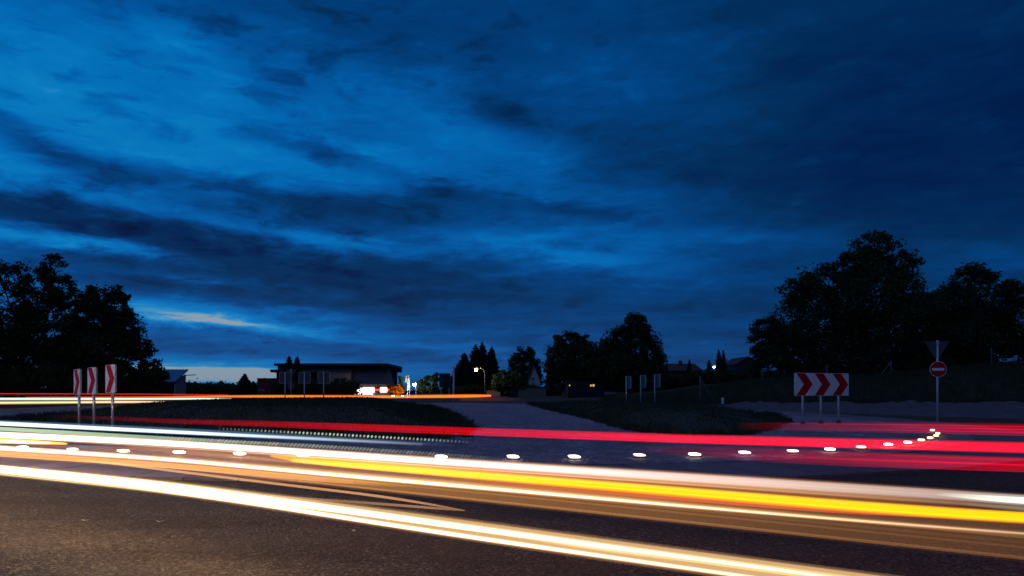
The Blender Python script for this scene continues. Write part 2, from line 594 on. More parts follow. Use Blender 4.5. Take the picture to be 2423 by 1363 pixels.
STUDS = [(54, 1067), (172, 1072), (292, 1076), (424, 1079.5), (567, 1083), (717, 1087), (885, 1089.5), (1044, 1090.6), (1214, 1090.6),
         (1359, 1090.6), (1513, 1086.5), (1643.6, 1084.7), (1762, 1080), (1876, 1076), (1964, 1071.6), (2037.5, 1066), (2102, 1059.5),
         (2148, 1054.3), (2180, 1048.4), (2201, 1043), (2215, 1037.2), (2219, 1031.5), (2206, 1023.5)]
stud_xy = [ground(u, v + 3) for u, v in STUDS]
edge_ctrl = stud_xy[::2] + [(14.0, 26.5), (12.9, 32), (10.3, 38), (6, 43.5), (0, 47), (-7, 49), (-14, 48), (-20, 44.5), (-24.5, 37.5), (-25.5, 29.5), (-22.5, 22.5), (-17.5, 18.6)]
EDGE = resample(catmull(edge_ctrl, 12), .5)
NE = len(EDGE)


def smooth_closed(C, k):
    for _ in range(k):
        C = .5 * C + .25 * (np.roll(C, 1, 0) + np.roll(C, -1, 0))
    return C


EDGE = smooth_closed(EDGE, 12)
SLAB_IN = smooth_closed(offset(EDGE, 1.0), 6)
SLAB_OUT = smooth_closed(offset(EDGE, 3.1), 10)
cen = EDGE.mean(0)
dirv = (EDGE - cen) / np.linalg.norm(EDGE - cen, axis=1)[:, None]
near = sstep(.1, .85, -dirv[:, 1])
ROAD_OUT = smooth_closed(offset(EDGE, 3.1 + 6.2 + 6.5 * near), 20)


def strip(name, C0, C1, z, mat, rows=8, drop=0.0):
    n = len(C0)
    vs, fs = [], []
    for r in range(rows + 1):
        k = r / rows
        P = C0 * (1 - k) + C1 * k
        hh = H(P[:, 0], P[:, 1]) + z
        vs += [(p[0], p[1], q) for p, q in zip(P, hh)]
    for r in range(rows):
        for i in range(n):
            j = (i + 1) % n
            fs.append((r * n + i, r * n + j, (r + 1) * n + j, (r + 1) * n + i))
    return obj(name, vs, fs, mat)


# ground sheet to the horizon (a little lower below the paved site)
gx = np.unique(np.r_[np.linspace(-40, 75, 116), np.linspace(-160, 160, 65), -3000, -2000, -1200, -700, -400, -250, 250, 400, 700, 1200, 2000, 3000])
gy = np.unique(np.r_[-60, -30, -15, np.linspace(-8, 90, 99), np.linspace(92, 160, 18), 200, 260, 340, 500, 800, 1300, 2200, 3600])
GX, GY = np.meshgrid(gx, gy)
GZ = H(GX, GY) + .05 * np.sin(GX * .7 + GY * .31) * np.cos(GY * .53 - GX * .2) * sstep(46, 54, GY)
inside = np.zeros_like(GX)
ro = offset(EDGE, 3.1 + 6.0 + 6.2 * near)
# points inside the road outline
px_, py_ = ro[:, 0], ro[:, 1]
qx, qy = np.roll(px_, -1), np.roll(py_, -1)
for i in range(len(px_)):
    c = ((py_[i] > GY) != (qy[i] > GY)) & (GX < (qx[i] - px_[i]) * (GY - py_[i]) / (qy[i] - py_[i] + 1e-12) + px_[i])
    inside = np.where(c, 1 - inside, inside)
GZ = GZ - .22 * inside
nx_, ny_ = len(gx), len(gy)
gi = np.arange(nx_ * ny_).reshape(ny_, nx_)
quads = np.stack([gi[:-1, :-1], gi[:-1, 1:], gi[1:, 1:], gi[1:, :-1]], -1).reshape(-1, 4)
g = fast_mesh('ground', np.stack([GX, GY, GZ], -1).reshape(-1, 3), quads, M['soil'])
tag(g, 'dark dry grass ground reaching to the horizon', kind='structure')
for p in g.data.polygons:
    p.use_smooth = True

road = strip('ring_road', SLAB_OUT, ROAD_OUT, .0, M['asphalt'], 10)
tag(road, 'dark asphalt ring road around the traffic island', kind='structure')

# paved island surface (apron, and the paved lane that crosses the island)
ap = []
apf = []
rings = [0, .12, .25, .4, .55, .7, .82, .9, .96, 1.0]
c0 = np.array([-5.0, 31.0])
for s in rings[1:]:
    P = c0 + (SLAB_IN - c0) * s
    ap += [(p[0], p[1], h1(*p) + .055) for p in P]
ap.append((c0[0], c0[1], h1(*c0) + .055))
ci = len(ap) - 1
for i in range(NE):
    j = (i + 1) % NE
    apf.append((ci, i, j))
    for r in range(len(rings) - 2):
        apf.append((r * NE + i, (r + 1) * NE + i, (r + 1) * NE + j, r * NE + j))
apron = obj('paved_apron', ap, apf, M['paving'])
tag(apron, 'grey cobbled apron and crossing lane of the traffic island', kind='structure')

# ring of concrete slabs, each slab a piece
border = strip('slab_bed', offset(EDGE, .97), offset(EDGE, 3.12), -.02, M['darkfoot'], 2)
tag(border, 'mortar bed below the ring of concrete slabs', kind='structure')
SI, SO = SLAB_IN, SLAB_OUT
Ls = np.r_[0, np.cumsum(np.linalg.norm(np.diff(np.vstack([SO, SO[:1]]), axis=0), axis=1))]
nsl = int(Ls[-1] / 1.02)
SIc, SOc = np.vstack([SI, SI[:1]]), np.vstack([SO, SO[:1]])


def on(C, s):
    return np.array([np.interp(s, Ls, C[:, 0]), np.interp(s, Ls, C[:, 1])])


for k in range(nsl):
    s0, s1 = Ls[-1] * k / nsl + .02, Ls[-1] * (k + 1) / nsl - .02
    q = [on(SIc, s0), on(SIc, s1), on(SOc, s1), on(SOc, s0)]
    if q[0][1] > 47 and q[2][1] > 47:
        pass
    dz = random.uniform(-.004, .004)
    top = [(p[0], p[1], h1(*p) + .05 + dz + random.uniform(-.002, .002)) for p in q]
    bot = [(x, y, z - .09) for x, y, z in top]
    obj('slab', top + bot, [(0, 1, 2, 3), (4, 7, 6, 5), (0, 4, 5, 1), (1, 5, 6, 2), (2, 6, 7, 3), (3, 7, 4, 0)],
        M['slab'] if random.random() < .6 else M['slab_b'], border)


def mound(name, ctrl, c, hgt, mat, label, ramp_w=.55):
    B = resample(catmull(ctrl, 10), .45)
    n = len(B)
    S = [.08, .2, .35, .5, .62, .72, .8, .86, .91, .95, .98, 1.0]
    vs, fs = [], []
    c = np.array(c)
    for s in S:
        for p in c + (B - c) * s:
            z = h1(*p) + .06 + hgt * float(sstep(0, ramp_w, 1 - s)) + (.035 * math.sin(p[0] * 2.1 + p[1]) * math.cos(p[1] * 1.7 - p[0] * .8) if s < .97 else 0)
            vs.append((p[0], p[1], z - (.05 if s == 1.0 else 0)))
    vs.append((c[0], c[1], h1(*c) + .06 + hgt))
    k = len(vs) - 1
    for i in range(n):
        j = (i + 1) % n
        fs.append((k, i, j))
        for r in range(len(S) - 1):
            fs.append((r * n + i, (r + 1) * n + i, (r + 1) * n + j, r * n + j))
    o = obj(name, vs, fs, mat, smooth=True)
    tag(o, label, kind='structure')
    return B, c


GL_B, GL_C = mound('grass_mound', [(-1.3, 21), (-1.6, 25), (-3.6, 36), (-6.8, 45.5), (-12, 45.5), (-18, 42), (-21.5, 35), (-21, 28), (-17, 23.2), (-12, 20.6), (-5, 19.2), (-2, 19.4)],
                   (-10.0, 32.0), .62, M['mound'], 'low dark grass mound left of the paved lane')
GR_B, GR_C = mound('grass_mound', [(4.2, 21.6), (6.8, 20.6), (9.0, 23.6), (10.9, 27), (12.0, 32), (10.2, 38.2), (6, 43.8), (1.5, 46.8), (1.4, 44), (2.0, 38), (3.3, 29)],
                   (6.2, 32.0), .42, M['mound'], 'low dark grass bed right of the paved lane')

# gravel strip at the foot of the right-hand bank
gv = []
gf = []
NU, NV = 160, 34
for j in range(NV + 1):
    for i in range(NU + 1):
        x = 12.0 + 58.0 * i / NU
        yr = 27.5 + max(0, 24 - x) * .95 - max(0, x - 24) * .05
        yf = 47.0 + .06 * (x - 20)
        y = yr + (yf - yr) * j / NV
        e = min(i / 12, 1) * min(j / 4, 1) * min((NV - j) / 4, 1)
        gv.append((x, y, h1(x, y) - .12 + .3 * e + e * (.12 * math.sin(x * .9 + y * .7) * math.cos(y * .8 - x * .3) + random.uniform(-.09, .09))))
for j in range(NV):
    for i in range(NU):
        a = j * (NU + 1) + i
        gf.append((a, a + 1, a + NU + 2, a + NU + 1))
gr = obj('gravel_strip', gv, gf, M['gravel'], smooth=True)
tag(gr, 'pale rough gravel strip below the right-hand grass bank', kind='structure')

# distant hills
hv, hf = [], []
for i in range(121):
    a = math.radians(-60 + i)
    r = 2600.0
    top = 26 + 9 * math.sin(i * .21) + 6 * math.sin(i * .57 + 1) + 2 * math.sin(i * 1.7)
    hv += [(r * math.sin(a), r * math.cos(a), -10), (r * .98 * math.sin(a), r * .98 * math.cos(a), top * .6), (r * 1.04 * math.sin(a), r * 1.04 * math.cos(a), top)]
for i in range(120):
    for k in range(2):
        a = i * 3 + k
        hf.append((a, a + 3, a + 4, a + 1))
tag(obj('hills', hv, hf, M['hills'], smooth=True), 'low wooded hills on the far horizon', kind='structure')


# ------------------------------------------------------------------ vegetation
def leaves(P, size, rng, aspect=.62, up=0.0):
    """one bent-free quad per point, random orientation -> verts, quads"""
    n = len(P)
    a = rng.normal(size=(n, 3))
    a[:, 2] = a[:, 2] * .8 + up
    a /= np.linalg.norm(a, axis=1)[:, None]
    b = rng.normal(size=(n, 3))
    b -= a * np.sum(a * b, 1)[:, None]
    b /= np.linalg.norm(b, axis=1)[:, None]
    s = (size * rng.uniform(.4, 1.0, n) ** .8 * rng.choice([1.0, 1.0, 1.7], n))[:, None]
    V = np.stack([P - a * s * .5, P + b * s * aspect * .5, P + a * s * .5, P - b * s * aspect * .5], 1).reshape(-1, 3)
    return V, np.arange(n * 4).reshape(-1, 4)


def tree(name, label, blobs, Y, n, size, mat, bark=None, group=None, trunk_r=.22, cat='tree', sparse=1.0, trunk_u=None, crown='crown', ydepth=.8, drop=0.0):
    """crown blobs given as (u, v, half width, half height) in photo pixels at distance Y"""
    rng = np.random.default_rng(abs(hash((round(blobs[0][0]), round(blobs[0][1]), round(Y)))) % 2**31)
    B = []
    for (u, v, ru, rv) in blobs:
        x, z = at(u, Y, v)
        B.append((x, rng.uniform(-.5, .5) * ru * Y / FPX, z, ru * Y / FPX, rv * Y / FPX))
    xs = np.array([b[0] for b in B])
    x0 = at(trunk_u, Y) if trunk_u is not None else float(np.average(xs, weights=[b[3] for b in B]))
    z0 = h1(x0, Y) - drop
    root = empty(name, (x0, Y, z0), label, cat, group)
    W = np.array([b[3] * b[4] for b in B])
    cnt = np.maximum(20, (n * W / W.sum()).astype(int))
    PT = []
    for (x, y, z, rx, rz), k in zip(B, cnt):
        r_av = (rx + rz) * .5
        nc = max(14, int(34 * sparse * (r_av / 2.0) ** 1.2))
        d = rng.normal(size=(nc, 3))
        d /= np.linalg.norm(d, axis=1)[:, None]
        rad = rng.uniform(.35, 1.0, nc) ** .55
        C = d * rad[:, None] * np.array([rx, rx * ydepth + .3, rz]) + np.array([x, y, z])
        sg = r_av * rng.uniform(.10, .24, nc)
        idx = rng.integers(0, nc, k)
        off = np.clip(rng.normal(size=(k, 3)), -1.7, 1.7)
        PT.append(C[idx] + off * sg[idx][:, None] * np.array([1, 1, .8]))
    P = np.concatenate(PT) - np.array([x0, 0, z0])
    P = P[P[:, 2] > .05]
    V, Q = leaves(P, size, rng)
    fast_mesh(crown, V, Q, mat, root)
    mb = MB()
    zc = np.array([b[2] for b in B]) - z0
    ztop = float(np.percentile(zc, 85))
    nseg = 7
    wob = rng.normal(size=(nseg + 1, 2)) * .12 * trunk_r * 4
    wob[0] = 0
    sp = [Vector((wob[i][0], wob[i][1], ztop * i / nseg)) for i in range(nseg + 1)]
    mb.tube(sp, [trunk_r * (1.15 - .95 * i / nseg) for i in range(nseg + 1)], 8)
    for (x, y, z, rx, rz) in B:
        e = Vector((x - x0, y, z - z0))
        k = min(nseg - 1, max(1, int(nseg * .62 * e.z / max(ztop, .1))))
        s = sp[k]
        mid = s.lerp(e, .5) + Vector((0, 0, -.08 * (e - s).length))
        mb.tube([s, mid, e], [trunk_r * .5, trunk_r * .3, trunk_r * .09], 6)
        for q in range(4):
            d = Vector(rng.normal(size=3)).normalized()
            t2 = e + Vector((d.x * rx, d.y * rx * .8, abs(d.z) * rz)) * .85
            mb.tube([mid.lerp(e, .6), e.lerp(t2, .5) + Vector((0, 0, -.1)), t2], [trunk_r * .2, trunk_r * .12, trunk_r * .04], 5)
    mb.build('trunk', bark or M['bark'], root, True)
    return root


def conifer(name, label, u, vtop, Y, halfw, n, size, group=None, vbase=None, drop=0.0):
    rng = np.random.default_rng(int(u * 7 + Y))
    x0 = at(u, Y)
    z0 = h1(x0, Y)
    zt = CAMZ + (VH - vtop) * Y / FPX
    hgt = zt - z0
    R = halfw * 1.45 * Y / FPX
    n = int(n * 2.2)
    root = empty(name, (x0, Y, z0), label, 'tree', group)
    k = int(hgt / .42) + 4
    PT = []
    limb = MB()
    for i in range(k):
        f = (i + .3) / k
        z = hgt * (.06 + .92 * f)
        r = R * (1 - f) ** .75 * rng.uniform(.8, 1.15) + .05
        nb = max(4, int(6 + 9 * (1 - f)))
        a0 = rng.uniform(0, 6.28)
        for b in range(nb):
            a = a0 + 6.283 * b / nb + rng.normal() * .18
            rr = r * rng.uniform(.75, 1.1)
            m = max(4, int(n * rr / (k * nb * R * .55)))
            s = rng.uniform(.05, 1, m) ** .7
            w_ = (1 - s * .7) * .22 * rr + .03
            pts = np.stack([np.cos(a) * rr * s + rng.normal(size=m) * w_, np.sin(a) * rr * s + rng.normal(size=m) * w_,
                            z - .32 * rr * s ** 1.4 + .12 * rr * s ** 4 + rng.normal(size=m) * .06], 1)
            PT.append(pts)
            if f < .7:
                limb.tube([(0, 0, z), (math.cos(a) * rr * .8, math.sin(a) * rr * .8, z - .24 * rr)], [.035, .01], 4)
    tip = np.stack([rng.normal(size=12) * .05, rng.normal(size=12) * .05, hgt * rng.uniform(.95, 1.0, 12)], 1)
    V, Q = leaves(np.concatenate(PT + [tip]), size, rng, .5)
    fast_mesh('crown', V, Q, M['needle'], root)
    limb.tube([(0, 0, -.1), (0, 0, hgt * .55), (0, 0, hgt * .98)], [R * .09 + .05, R * .05 + .03, .02], 7)
    limb.build('trunk', M['bark'], root)
    return root


# left: loose tall tree, rounded chestnut, undergrowth
tree('tall_tree', 'tall loose-crowned dark tree at the left edge with sky showing through',
     [(15, 655, 55, 45), (128, 640, 34, 34), (60, 700, 66, 52), (158, 690, 38, 34), (-50, 690, 70, 60), (0, 770, 74, 60), (105, 765, 60, 62), (30, 850, 90, 58), (-70, 800, 80, 80), (130, 845, 60, 50), (60, 800, 80, 60), (170, 800, 50, 60)],
     58, 42000, .26, M['leaf'], trunk_r=.30, sparse=.7, trunk_u=60)
tree('chestnut_tree', 'broad rounded dark tree behind the left chevron signs',
     [(258, 712, 54, 34), (212, 755, 56, 52), (292, 765, 40, 54), (250, 830, 88, 58), (322, 835, 44, 42), (357, 882, 32, 34), (200, 880, 90, 46), (300, 895, 74, 36), (375, 905, 20, 22), (186, 728, 38, 32)],
     60, 42000, .26, M['leaf'], trunk_r=.34, trunk_u=245)
tree('shrub', 'dark undergrowth shrub below the tall loose-crowned tree', [(-40, 880, 80, 45), (60, 895, 75, 36), (140, 900, 70, 34), (10, 915, 80, 22), (200, 912, 60, 25)], 55, 22000, .22, M['leaf2'], cat='shrub', trunk_r=.08, crown='foliage')
# right: birch, large oak, spreading tree
tree('birch_tree', 'slim drooping dark tree left of the largest tree', [(1812, 768, 33, 28), (1797, 815, 25, 42), (1826, 865, 46, 48), (1790, 885, 20, 36), (1840, 800, 30, 40)], 63, 17000, .2, M['leaf2'], M['birchbark'], trunk_r=.16)
tree('oak_tree', 'largest dark tree with the highest crown, right side',
     [(2066, 588, 48, 38), (2018, 636, 58, 46), (2112, 636, 54, 42), (1962, 676, 62, 48), (1888, 690, 38, 38), (2060, 712, 108, 66), (1932, 760, 92, 70), (2085, 800, 120, 76), (1882, 832, 58, 66), (2000, 850, 118, 56), (2140, 690, 42, 46), (2120, 875, 60, 40), (2180, 735, 42, 42), (2170, 850, 70, 48), (2190, 790, 50, 50)],
     64, 72000, .28, M['leaf'], trunk_r=.42, trunk_u=2040)
tree('spreading_tree', 'broad spreading dark tree behind the no-entry sign',
     [(2302, 658, 58, 30), (2258, 716, 62, 46), (2350, 722, 74, 50), (2232, 796, 72, 66), (2330, 808, 98, 76), (2412, 765, 54, 58), (2445, 850, 70, 60), (2260, 860, 80, 40), (2480, 780, 60, 60), (2200, 860, 60, 45), (2390, 690, 36, 30)],
     67, 54000, .29, M['leaf'], trunk_r=.36, trunk_u=2310)
# middle
tree('round_tree', 'wide two-lobed dark tree in front of the lit house windows', [(1342, 812, 40, 28), (1392, 808, 20, 22), (1328, 858, 38, 44), (1376, 862, 46, 46), (1308, 885, 22, 34), (1350, 895, 56, 26), (1420, 850, 30, 40)],
     88, 26000, .3, M['leaf'], trunk_r=.26, trunk_u=1350)
tree('domed_tree', 'tall domed dark tree behind the back-facing signs, middle right',
     [(1506, 772, 42, 28), (1500, 815, 60, 46), (1456, 830, 34, 34), (1538, 845, 32, 40), (1482, 880, 68, 42), (1440, 888, 44, 36), (1540, 892, 38, 32), (1500, 905, 60, 26), (1424, 868, 34, 44), (1405, 850, 26, 32)],
     84, 44000, .31, M['leaf'], trunk_r=.34, trunk_u=1495)
tree('garden_tree', 'medium dark tree beside the white gabled house', [(1246, 838, 22, 19), (1224, 860, 18, 22), (1252, 872, 22, 34), (1226, 890, 22, 28), (1268, 890, 14, 26)], 118, 13000, .34, M['leaf'], trunk_r=.2)
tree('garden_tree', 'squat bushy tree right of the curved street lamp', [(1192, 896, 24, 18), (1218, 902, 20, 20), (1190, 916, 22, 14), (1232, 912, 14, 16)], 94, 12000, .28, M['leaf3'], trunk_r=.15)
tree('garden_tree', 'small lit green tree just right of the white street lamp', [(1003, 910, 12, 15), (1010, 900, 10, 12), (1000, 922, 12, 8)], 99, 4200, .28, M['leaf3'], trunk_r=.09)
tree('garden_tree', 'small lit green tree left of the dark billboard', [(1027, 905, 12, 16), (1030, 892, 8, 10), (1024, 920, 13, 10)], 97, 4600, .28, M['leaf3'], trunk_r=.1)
conifer('spruce_tree', 'tallest spruce behind the curved street lamp', 1141, 808, 124, 28, 5200, .42)
conifer('spruce_tree', 'spruce just left of the tallest one behind the street lamp', 1126, 814, 122, 30, 5200, .42)
conifer('spruce_tree', 'spruce right of the curved street lamp head', 1163, 820, 121, 25, 4600, .42)
conifer('spruce_tree', 'shorter spruce left of the street lamp, above the billboard', 1099, 834, 120, 30, 4600, .42)
conifer('spruce_tree', 'low spruce rising behind the billboard', 1080, 868, 118, 20, 2600, .4)
conifer('spruce_tree', 'left spruce in front of the long hall roof', 684, 842, 92, 17, 3200, .3)
conifer('spruce_tree', 'right spruce in front of the long hall roof', 703, 844, 93, 18, 3200, .3)
conifer('spruce_tree', 'lone far spruce on the left horizon beside the red building', 579, 884, 150, 22, 2600, .42)
conifer('spruce_tree', 'small far spruce touching the lone one on the left horizon', 600, 903, 148, 16, 1500, .4)
conifer('spruce_tree', 'small spruce at the chimney of the long low house', 1631, 850, 128, 9, 1300, .34)
conifer('spruce_tree', 'short pointed spruce left of the small white house lamp', 1678, 851, 126, 12, 1500, .34)
conifer('spruce_tree', 'left of two slim spruces right of the small white house lamp', 1701, 828, 126, 12, 2000, .34)
conifer('spruce_tree', 'right of two slim spruces right of the small white house lamp', 1712, 830, 127, 12, 2000, .34)


def leaf_mass(name, label, boxes, n, size, mat, kind=None, cat=None, crown=None):
    """a continuous belt of foliage; boxes = (u, vtop, half width, Y, half depth)"""
    rng = np.random.default_rng(int(boxes[0][0]) + 5)
    PT = []
    per = n // len(boxes)
    for (u, vt, hw, Y, hd) in boxes:
        x, zt = at(u, Y, vt)
        zb = h1(x, Y)
        nc = 40
        C = np.stack([x + rng.uniform(-1, 1, nc) * hw * Y / FPX, Y + rng.uniform(-1, 1, nc) * hd, zb + (zt - zb) * rng.uniform(.02, .92, nc) ** .8], 1)
        sg = (zt - zb) * rng.uniform(.07, .17, nc)
        i = rng.integers(0, nc, per)
        PT.append(C[i] + rng.normal(size=(per, 3)) * sg[i][:, None])
    P = np.concatenate(PT)
    P = P[P[:, 2] > H(P[:, 0], P[:, 1]) + .02]
    V, Q = leaves(P, size, rng)
    o = fast_mesh(name, V, Q, mat)
    return tag(o, label, cat, kind=kind)


rr = random.Random(3)
leaf_mass('distant_wood', 'low dark belt of far woodland on the left horizon',
          [(u, 908 + rr.uniform(-4, 6), 12, 170 + rr.uniform(-8, 8), 3) for u in range(400, 680, 11)], 15000, .6, M['leaf'], kind='stuff', cat='woodland')
leaf_mass('hedge', 'long overgrown dark hedge along the top of the right bank',
          [(u, 884 + rr.uniform(-8, 10), 16, 78 + rr.uniform(-2, 2), 1.4) for u in range(1545, 1900, 18)], 26000, .3, M['leaf2'], cat='hedge')
leaf_mass('hedge', 'low dark hedge between the white post and the round tree',
          [(u, 915 + rr.uniform(-4, 4), 12, 105 + rr.uniform(-2, 2), 1.2) for u in range(1060, 1320, 16)], 11000, .34, M['leaf'], cat='hedge')
leaf_mass('hedge', 'dark hedge under the largest trees behind the fence posts',
          [(u, 868 + rr.uniform(-10, 10), 22, 70 + rr.uniform(-1.5, 1.5), 1.2) for u in range(1880, 2480, 26)], 30000, .27, M['leaf2'], cat='hedge')
leaf_mass('hedge', 'dark shrub belt in front of the long hall wall',
          [(u, 905 + rr.uniform(-6, 8), 13, 88 + rr.uniform(-1.5, 1.5), 1.0) for u in range(655, 850, 15)], 12000, .27, M['leaf'], cat='hedge')


def blades(name, label, pts, hmin, hmax, mat):
    rng = np.random.default_rng(len(pts))
    P = np.asarray(pts)
    n = len(P)
    a = rng.uniform(0, 6.283, n)
    hh = rng.uniform(hmin, hmax, n)
    wv = np.stack([np.cos(a), np.sin(a), np.zeros(n)], 1) * (rng.uniform(.006, .016, n) * 1.6)[:, None]
    ln = np.stack([rng.normal(size=n) * .35, rng.normal(size=n) * .35, np.ones(n)], 1) * hh[:, None]
    V = np.stack([P - wv, P + wv, P + wv * .3 + ln, P - wv * .3 + ln], 1).reshape(-1, 3)
    o = fast_mesh(name, V, np.arange(n * 4).reshape(-1, 4), mat)
    return tag(o, label, 'grass', kind='stuff')


def mound_pts(B, c, hgt, n, ramp_w=.55):
    k = RNG.integers(0, len(B), n)
    s = np.sqrt(RNG.uniform(0, .99, n))
    fr = RNG.uniform(0, 1, n)[:, None]
    P = c + (B[k] * fr + B[(k + 1) % len(B)] * (1 - fr) - c) * s[:, None]
    z = H(P[:, 0], P[:, 1]) + .05 + hgt * sstep(0, ramp_w, 1 - s)
    return np.c_[P, z]


blades('grass', 'short dry grass covering the left island mound', mound_pts(GL_B, GL_C, .62, 42000), .04, .13, M['grass'])
blades('grass', 'short dry grass covering the right island bed', mound_pts(GR_B, GR_C, .42, 22000), .04, .12, M['grass'])
for B_, c_, hg, lab in ((GL_B, GL_C, .62, 'ragged weed tufts along the rim of the left island mound'), (GR_B, GR_C, .42, 'ragged weed tufts along the rim of the right island bed')):
    k_ = RNG.integers(0, len(B_), 260)
    ks = np.repeat(k_, 40)
    s_ = np.clip(np.repeat(RNG.uniform(.93, 1.012, 260), 40) + RNG.normal(size=len(ks)) * .006, .85, 1.03)
    Pq = c_ + (B_[ks] - c_) * s_[:, None] + RNG.normal(size=(len(ks), 2)) * .12
    blades('grass', lab, np.c_[Pq, H(Pq[:, 0], Pq[:, 1]) + .04 + hg * sstep(0, .55, 1 - s_)], .05, .26, M['grass'])
bx = RNG.uniform(8, 62, 60000)
by = RNG.uniform(47, 63, 60000)
blades('grass', 'tall rough grass on the right-hand bank', np.c_[bx, by, H(bx, by)], .15, .5, M['grass'])
ex = RNG.uniform(-48, -14, 16000)
ey = RNG.uniform(59, 66, 16000)
blades('grass', 'rough verge grass beyond the ring road on the left', np.c_[ex, ey, H(ex, ey)], .08, .3, M['grass'])


# ------------------------------------------------------------------ signs
PANEL = .86


def chevron_sign(label, x, y, face, zb, panel=PANEL, group=None, base_plate=True, zg=None, postx=0.0):
    """square chevron board; face = direction angle of the board's front normal"""
    z0 = (h1(x, y) + .05) if zg is None else zg
    root = empty('chevron_sign', (x, y, z0), label, 'sign', group, face + math.pi / 2)     # local -y is the front
    zl = zb - z0
    h = panel
    p = MB().tube([(postx, .055, -.25), (postx, .055, zl + h + .01)], .043, 12).build('post', M['steel'], root, True)
    MB().tube([(postx, .055, zl + h + .008), (postx, .055, zl + h + .03)], [.046, .04], 12).build('cap', M['black'], p)
    if base_plate:
        MB().tube([(postx, .055, -.02), (postx, .055, .04), (postx, .055, .09)], [.1, .1, .06], 12).build('foot', M['darkfoot'], root)
    r = .035

    def rounded(w, hh, rad):
        q = []
        for cx, cz, a0 in ((w / 2 - rad, rad, -90), (w / 2 - rad, hh - rad, 0), (-w / 2 + rad, hh - rad, 90), (-w / 2 + rad, rad, 180)):
            for k in range(4):
                a = math.radians(a0 + 30 * k)
                q.append((cx + rad * math.cos(a), zl + cz + rad * math.sin(a)))
        return q
    b = MB().prism(rounded(h, h, r), -.02, .0).build('board', M['white'], root)
    MB().prism([(a * .995, zl + (z - zl)) for a, z in rounded(h, h, r)], .0015, .008).build('back_sheet', M['alu'], root)
    # folded rim round the back
    rim = MB()
    rim.box(-h / 2 + .002, -h / 2 + .02, .009, .034, zl + .03, zl + h - .03).box(h / 2 - .02, h / 2 - .002, .009, .034, zl + .03, zl + h - .03)
    rim.box(-h / 2 + .03, h / 2 - .03, .009, .034, zl + .002, zl + .02).box(-h / 2 + .03, h / 2 - .03, .009, .034, zl + h - .02, zl + h - .002)
    rim.build('rim', M['steel'], root)
    for cz in (.14, h - .14):
        MB().box(postx - .06, postx + .06, .01, .118, zl + cz - .02, zl + cz + .02).build('clamp', M['steel'], root)
    # red arrow band pointing to the right of someone facing it
    w_ = .48 * h
    x0, x1 = -h / 2 + .06, h / 2 - .035
    pts = [(x0, zl + h - .012), (x0 + w_, zl + h - .012), (x1, zl + h / 2), (x0 + w_, zl + .012), (x0, zl + .012), (x1 - w_, zl + h / 2)]
    mb = MB()
    n = len(pts)
    vs = [(a, -.026, z) for a, z in pts] + [(a, -.0205, z) for a, z in pts]
    mb.add(vs, [(0, 5, 2, 1), (5, 4, 3, 2)] + [(k, (k + 1) % n, n + (k + 1) % n, n + k) for k in range(n)])
    mb.build('arrow', M['red'], b)
    return root


GLW = 'chevron signs facing left, left side of the island'
for lab, u, Y, fa in (('leftmost of three narrow-seen chevron signs at the left side of the island', 183, 23.0, 45.8),
                  ('middle of three narrow-seen chevron signs at the left side of the island', 218, 22.2, 43.1),
                  ('nearest and rightmost of three narrow-seen chevron signs at the left of the island', 262, 21.0, 42.5)):
    x = at(u, Y)
    zbot = CAMZ + (VH - (934 if u < 200 else 932 if u < 240 else 929)) * Y / FPX
    lf = math.atan2(-math.cos(math.radians(fa)), -math.sin(math.radians(fa)))
    chevron_sign(lab, x, Y, lf, zbot, group=GLW, zg=h1(x, Y) + .1)
phi = math.radians(20)
rf = math.atan2(-math.cos(phi), math.sin(phi))
for lab, k in (('left chevron sign of the row of three adjoining boards on the right', 0), ('middle chevron sign of the row of three adjoining boards on the right', 1),
               ('right chevron sign of the row of three adjoining boards on the right', 2)):
    Y0 = 25.6
    x0 = at(1902, Y0)
    x, y = x0 + math.cos(phi) * .868 * k, Y0 + math.sin(phi) * .868 * k
    chevron_sign(lab, x, y, rf, CAMZ + (VH - 936.5) * Y0 / FPX, group='adjoining chevron signs on the right of the island', zg=h1(x, y) + .06)
for lab, u, v in (('leftmost of three chevron signs seen from behind before the long hall', 675, 0), ('middle of three chevron signs seen from behind before the long hall', 720.5, 0),
                  ('rightmost of three chevron signs seen from behind before the long hall', 766, 0)):
    Y = 51.5 - (u - 675) * .012
    x = at(u, Y)
    chevron_sign(lab, x, Y, math.radians(98), CAMZ + (VH - 907.5) * Y / FPX, group='chevron signs seen from behind in front of the hall', base_plate=False)
for lab, u in (('leftmost of three edge-on back-facing signs on the dark ground, middle right', 1487.5), ('middle of three edge-on back-facing signs on the dark ground, middle right', 1522),
               ('rightmost of three edge-on back-facing signs on the dark ground, middle right', 1555.5)):
    Y = 47.5 - (u - 1487) * .02
    x = at(u, Y)
    zb = CAMZ + (VH - (919.5 - (u - 1487) * .05)) * Y / FPX
    chevron_sign(lab, x, Y, math.radians(12), zb, group='edge-on signs behind the right grass bed', base_plate=False, postx=.30)


def disc(x, z, r, y0, y1, mb, n=36):
    mb.prism([(x + r * math.cos(2 * math.pi * k / n), z + r * math.sin(2 * math.pi * k / n)) for k in range(n)], y0, y1)
    return mb


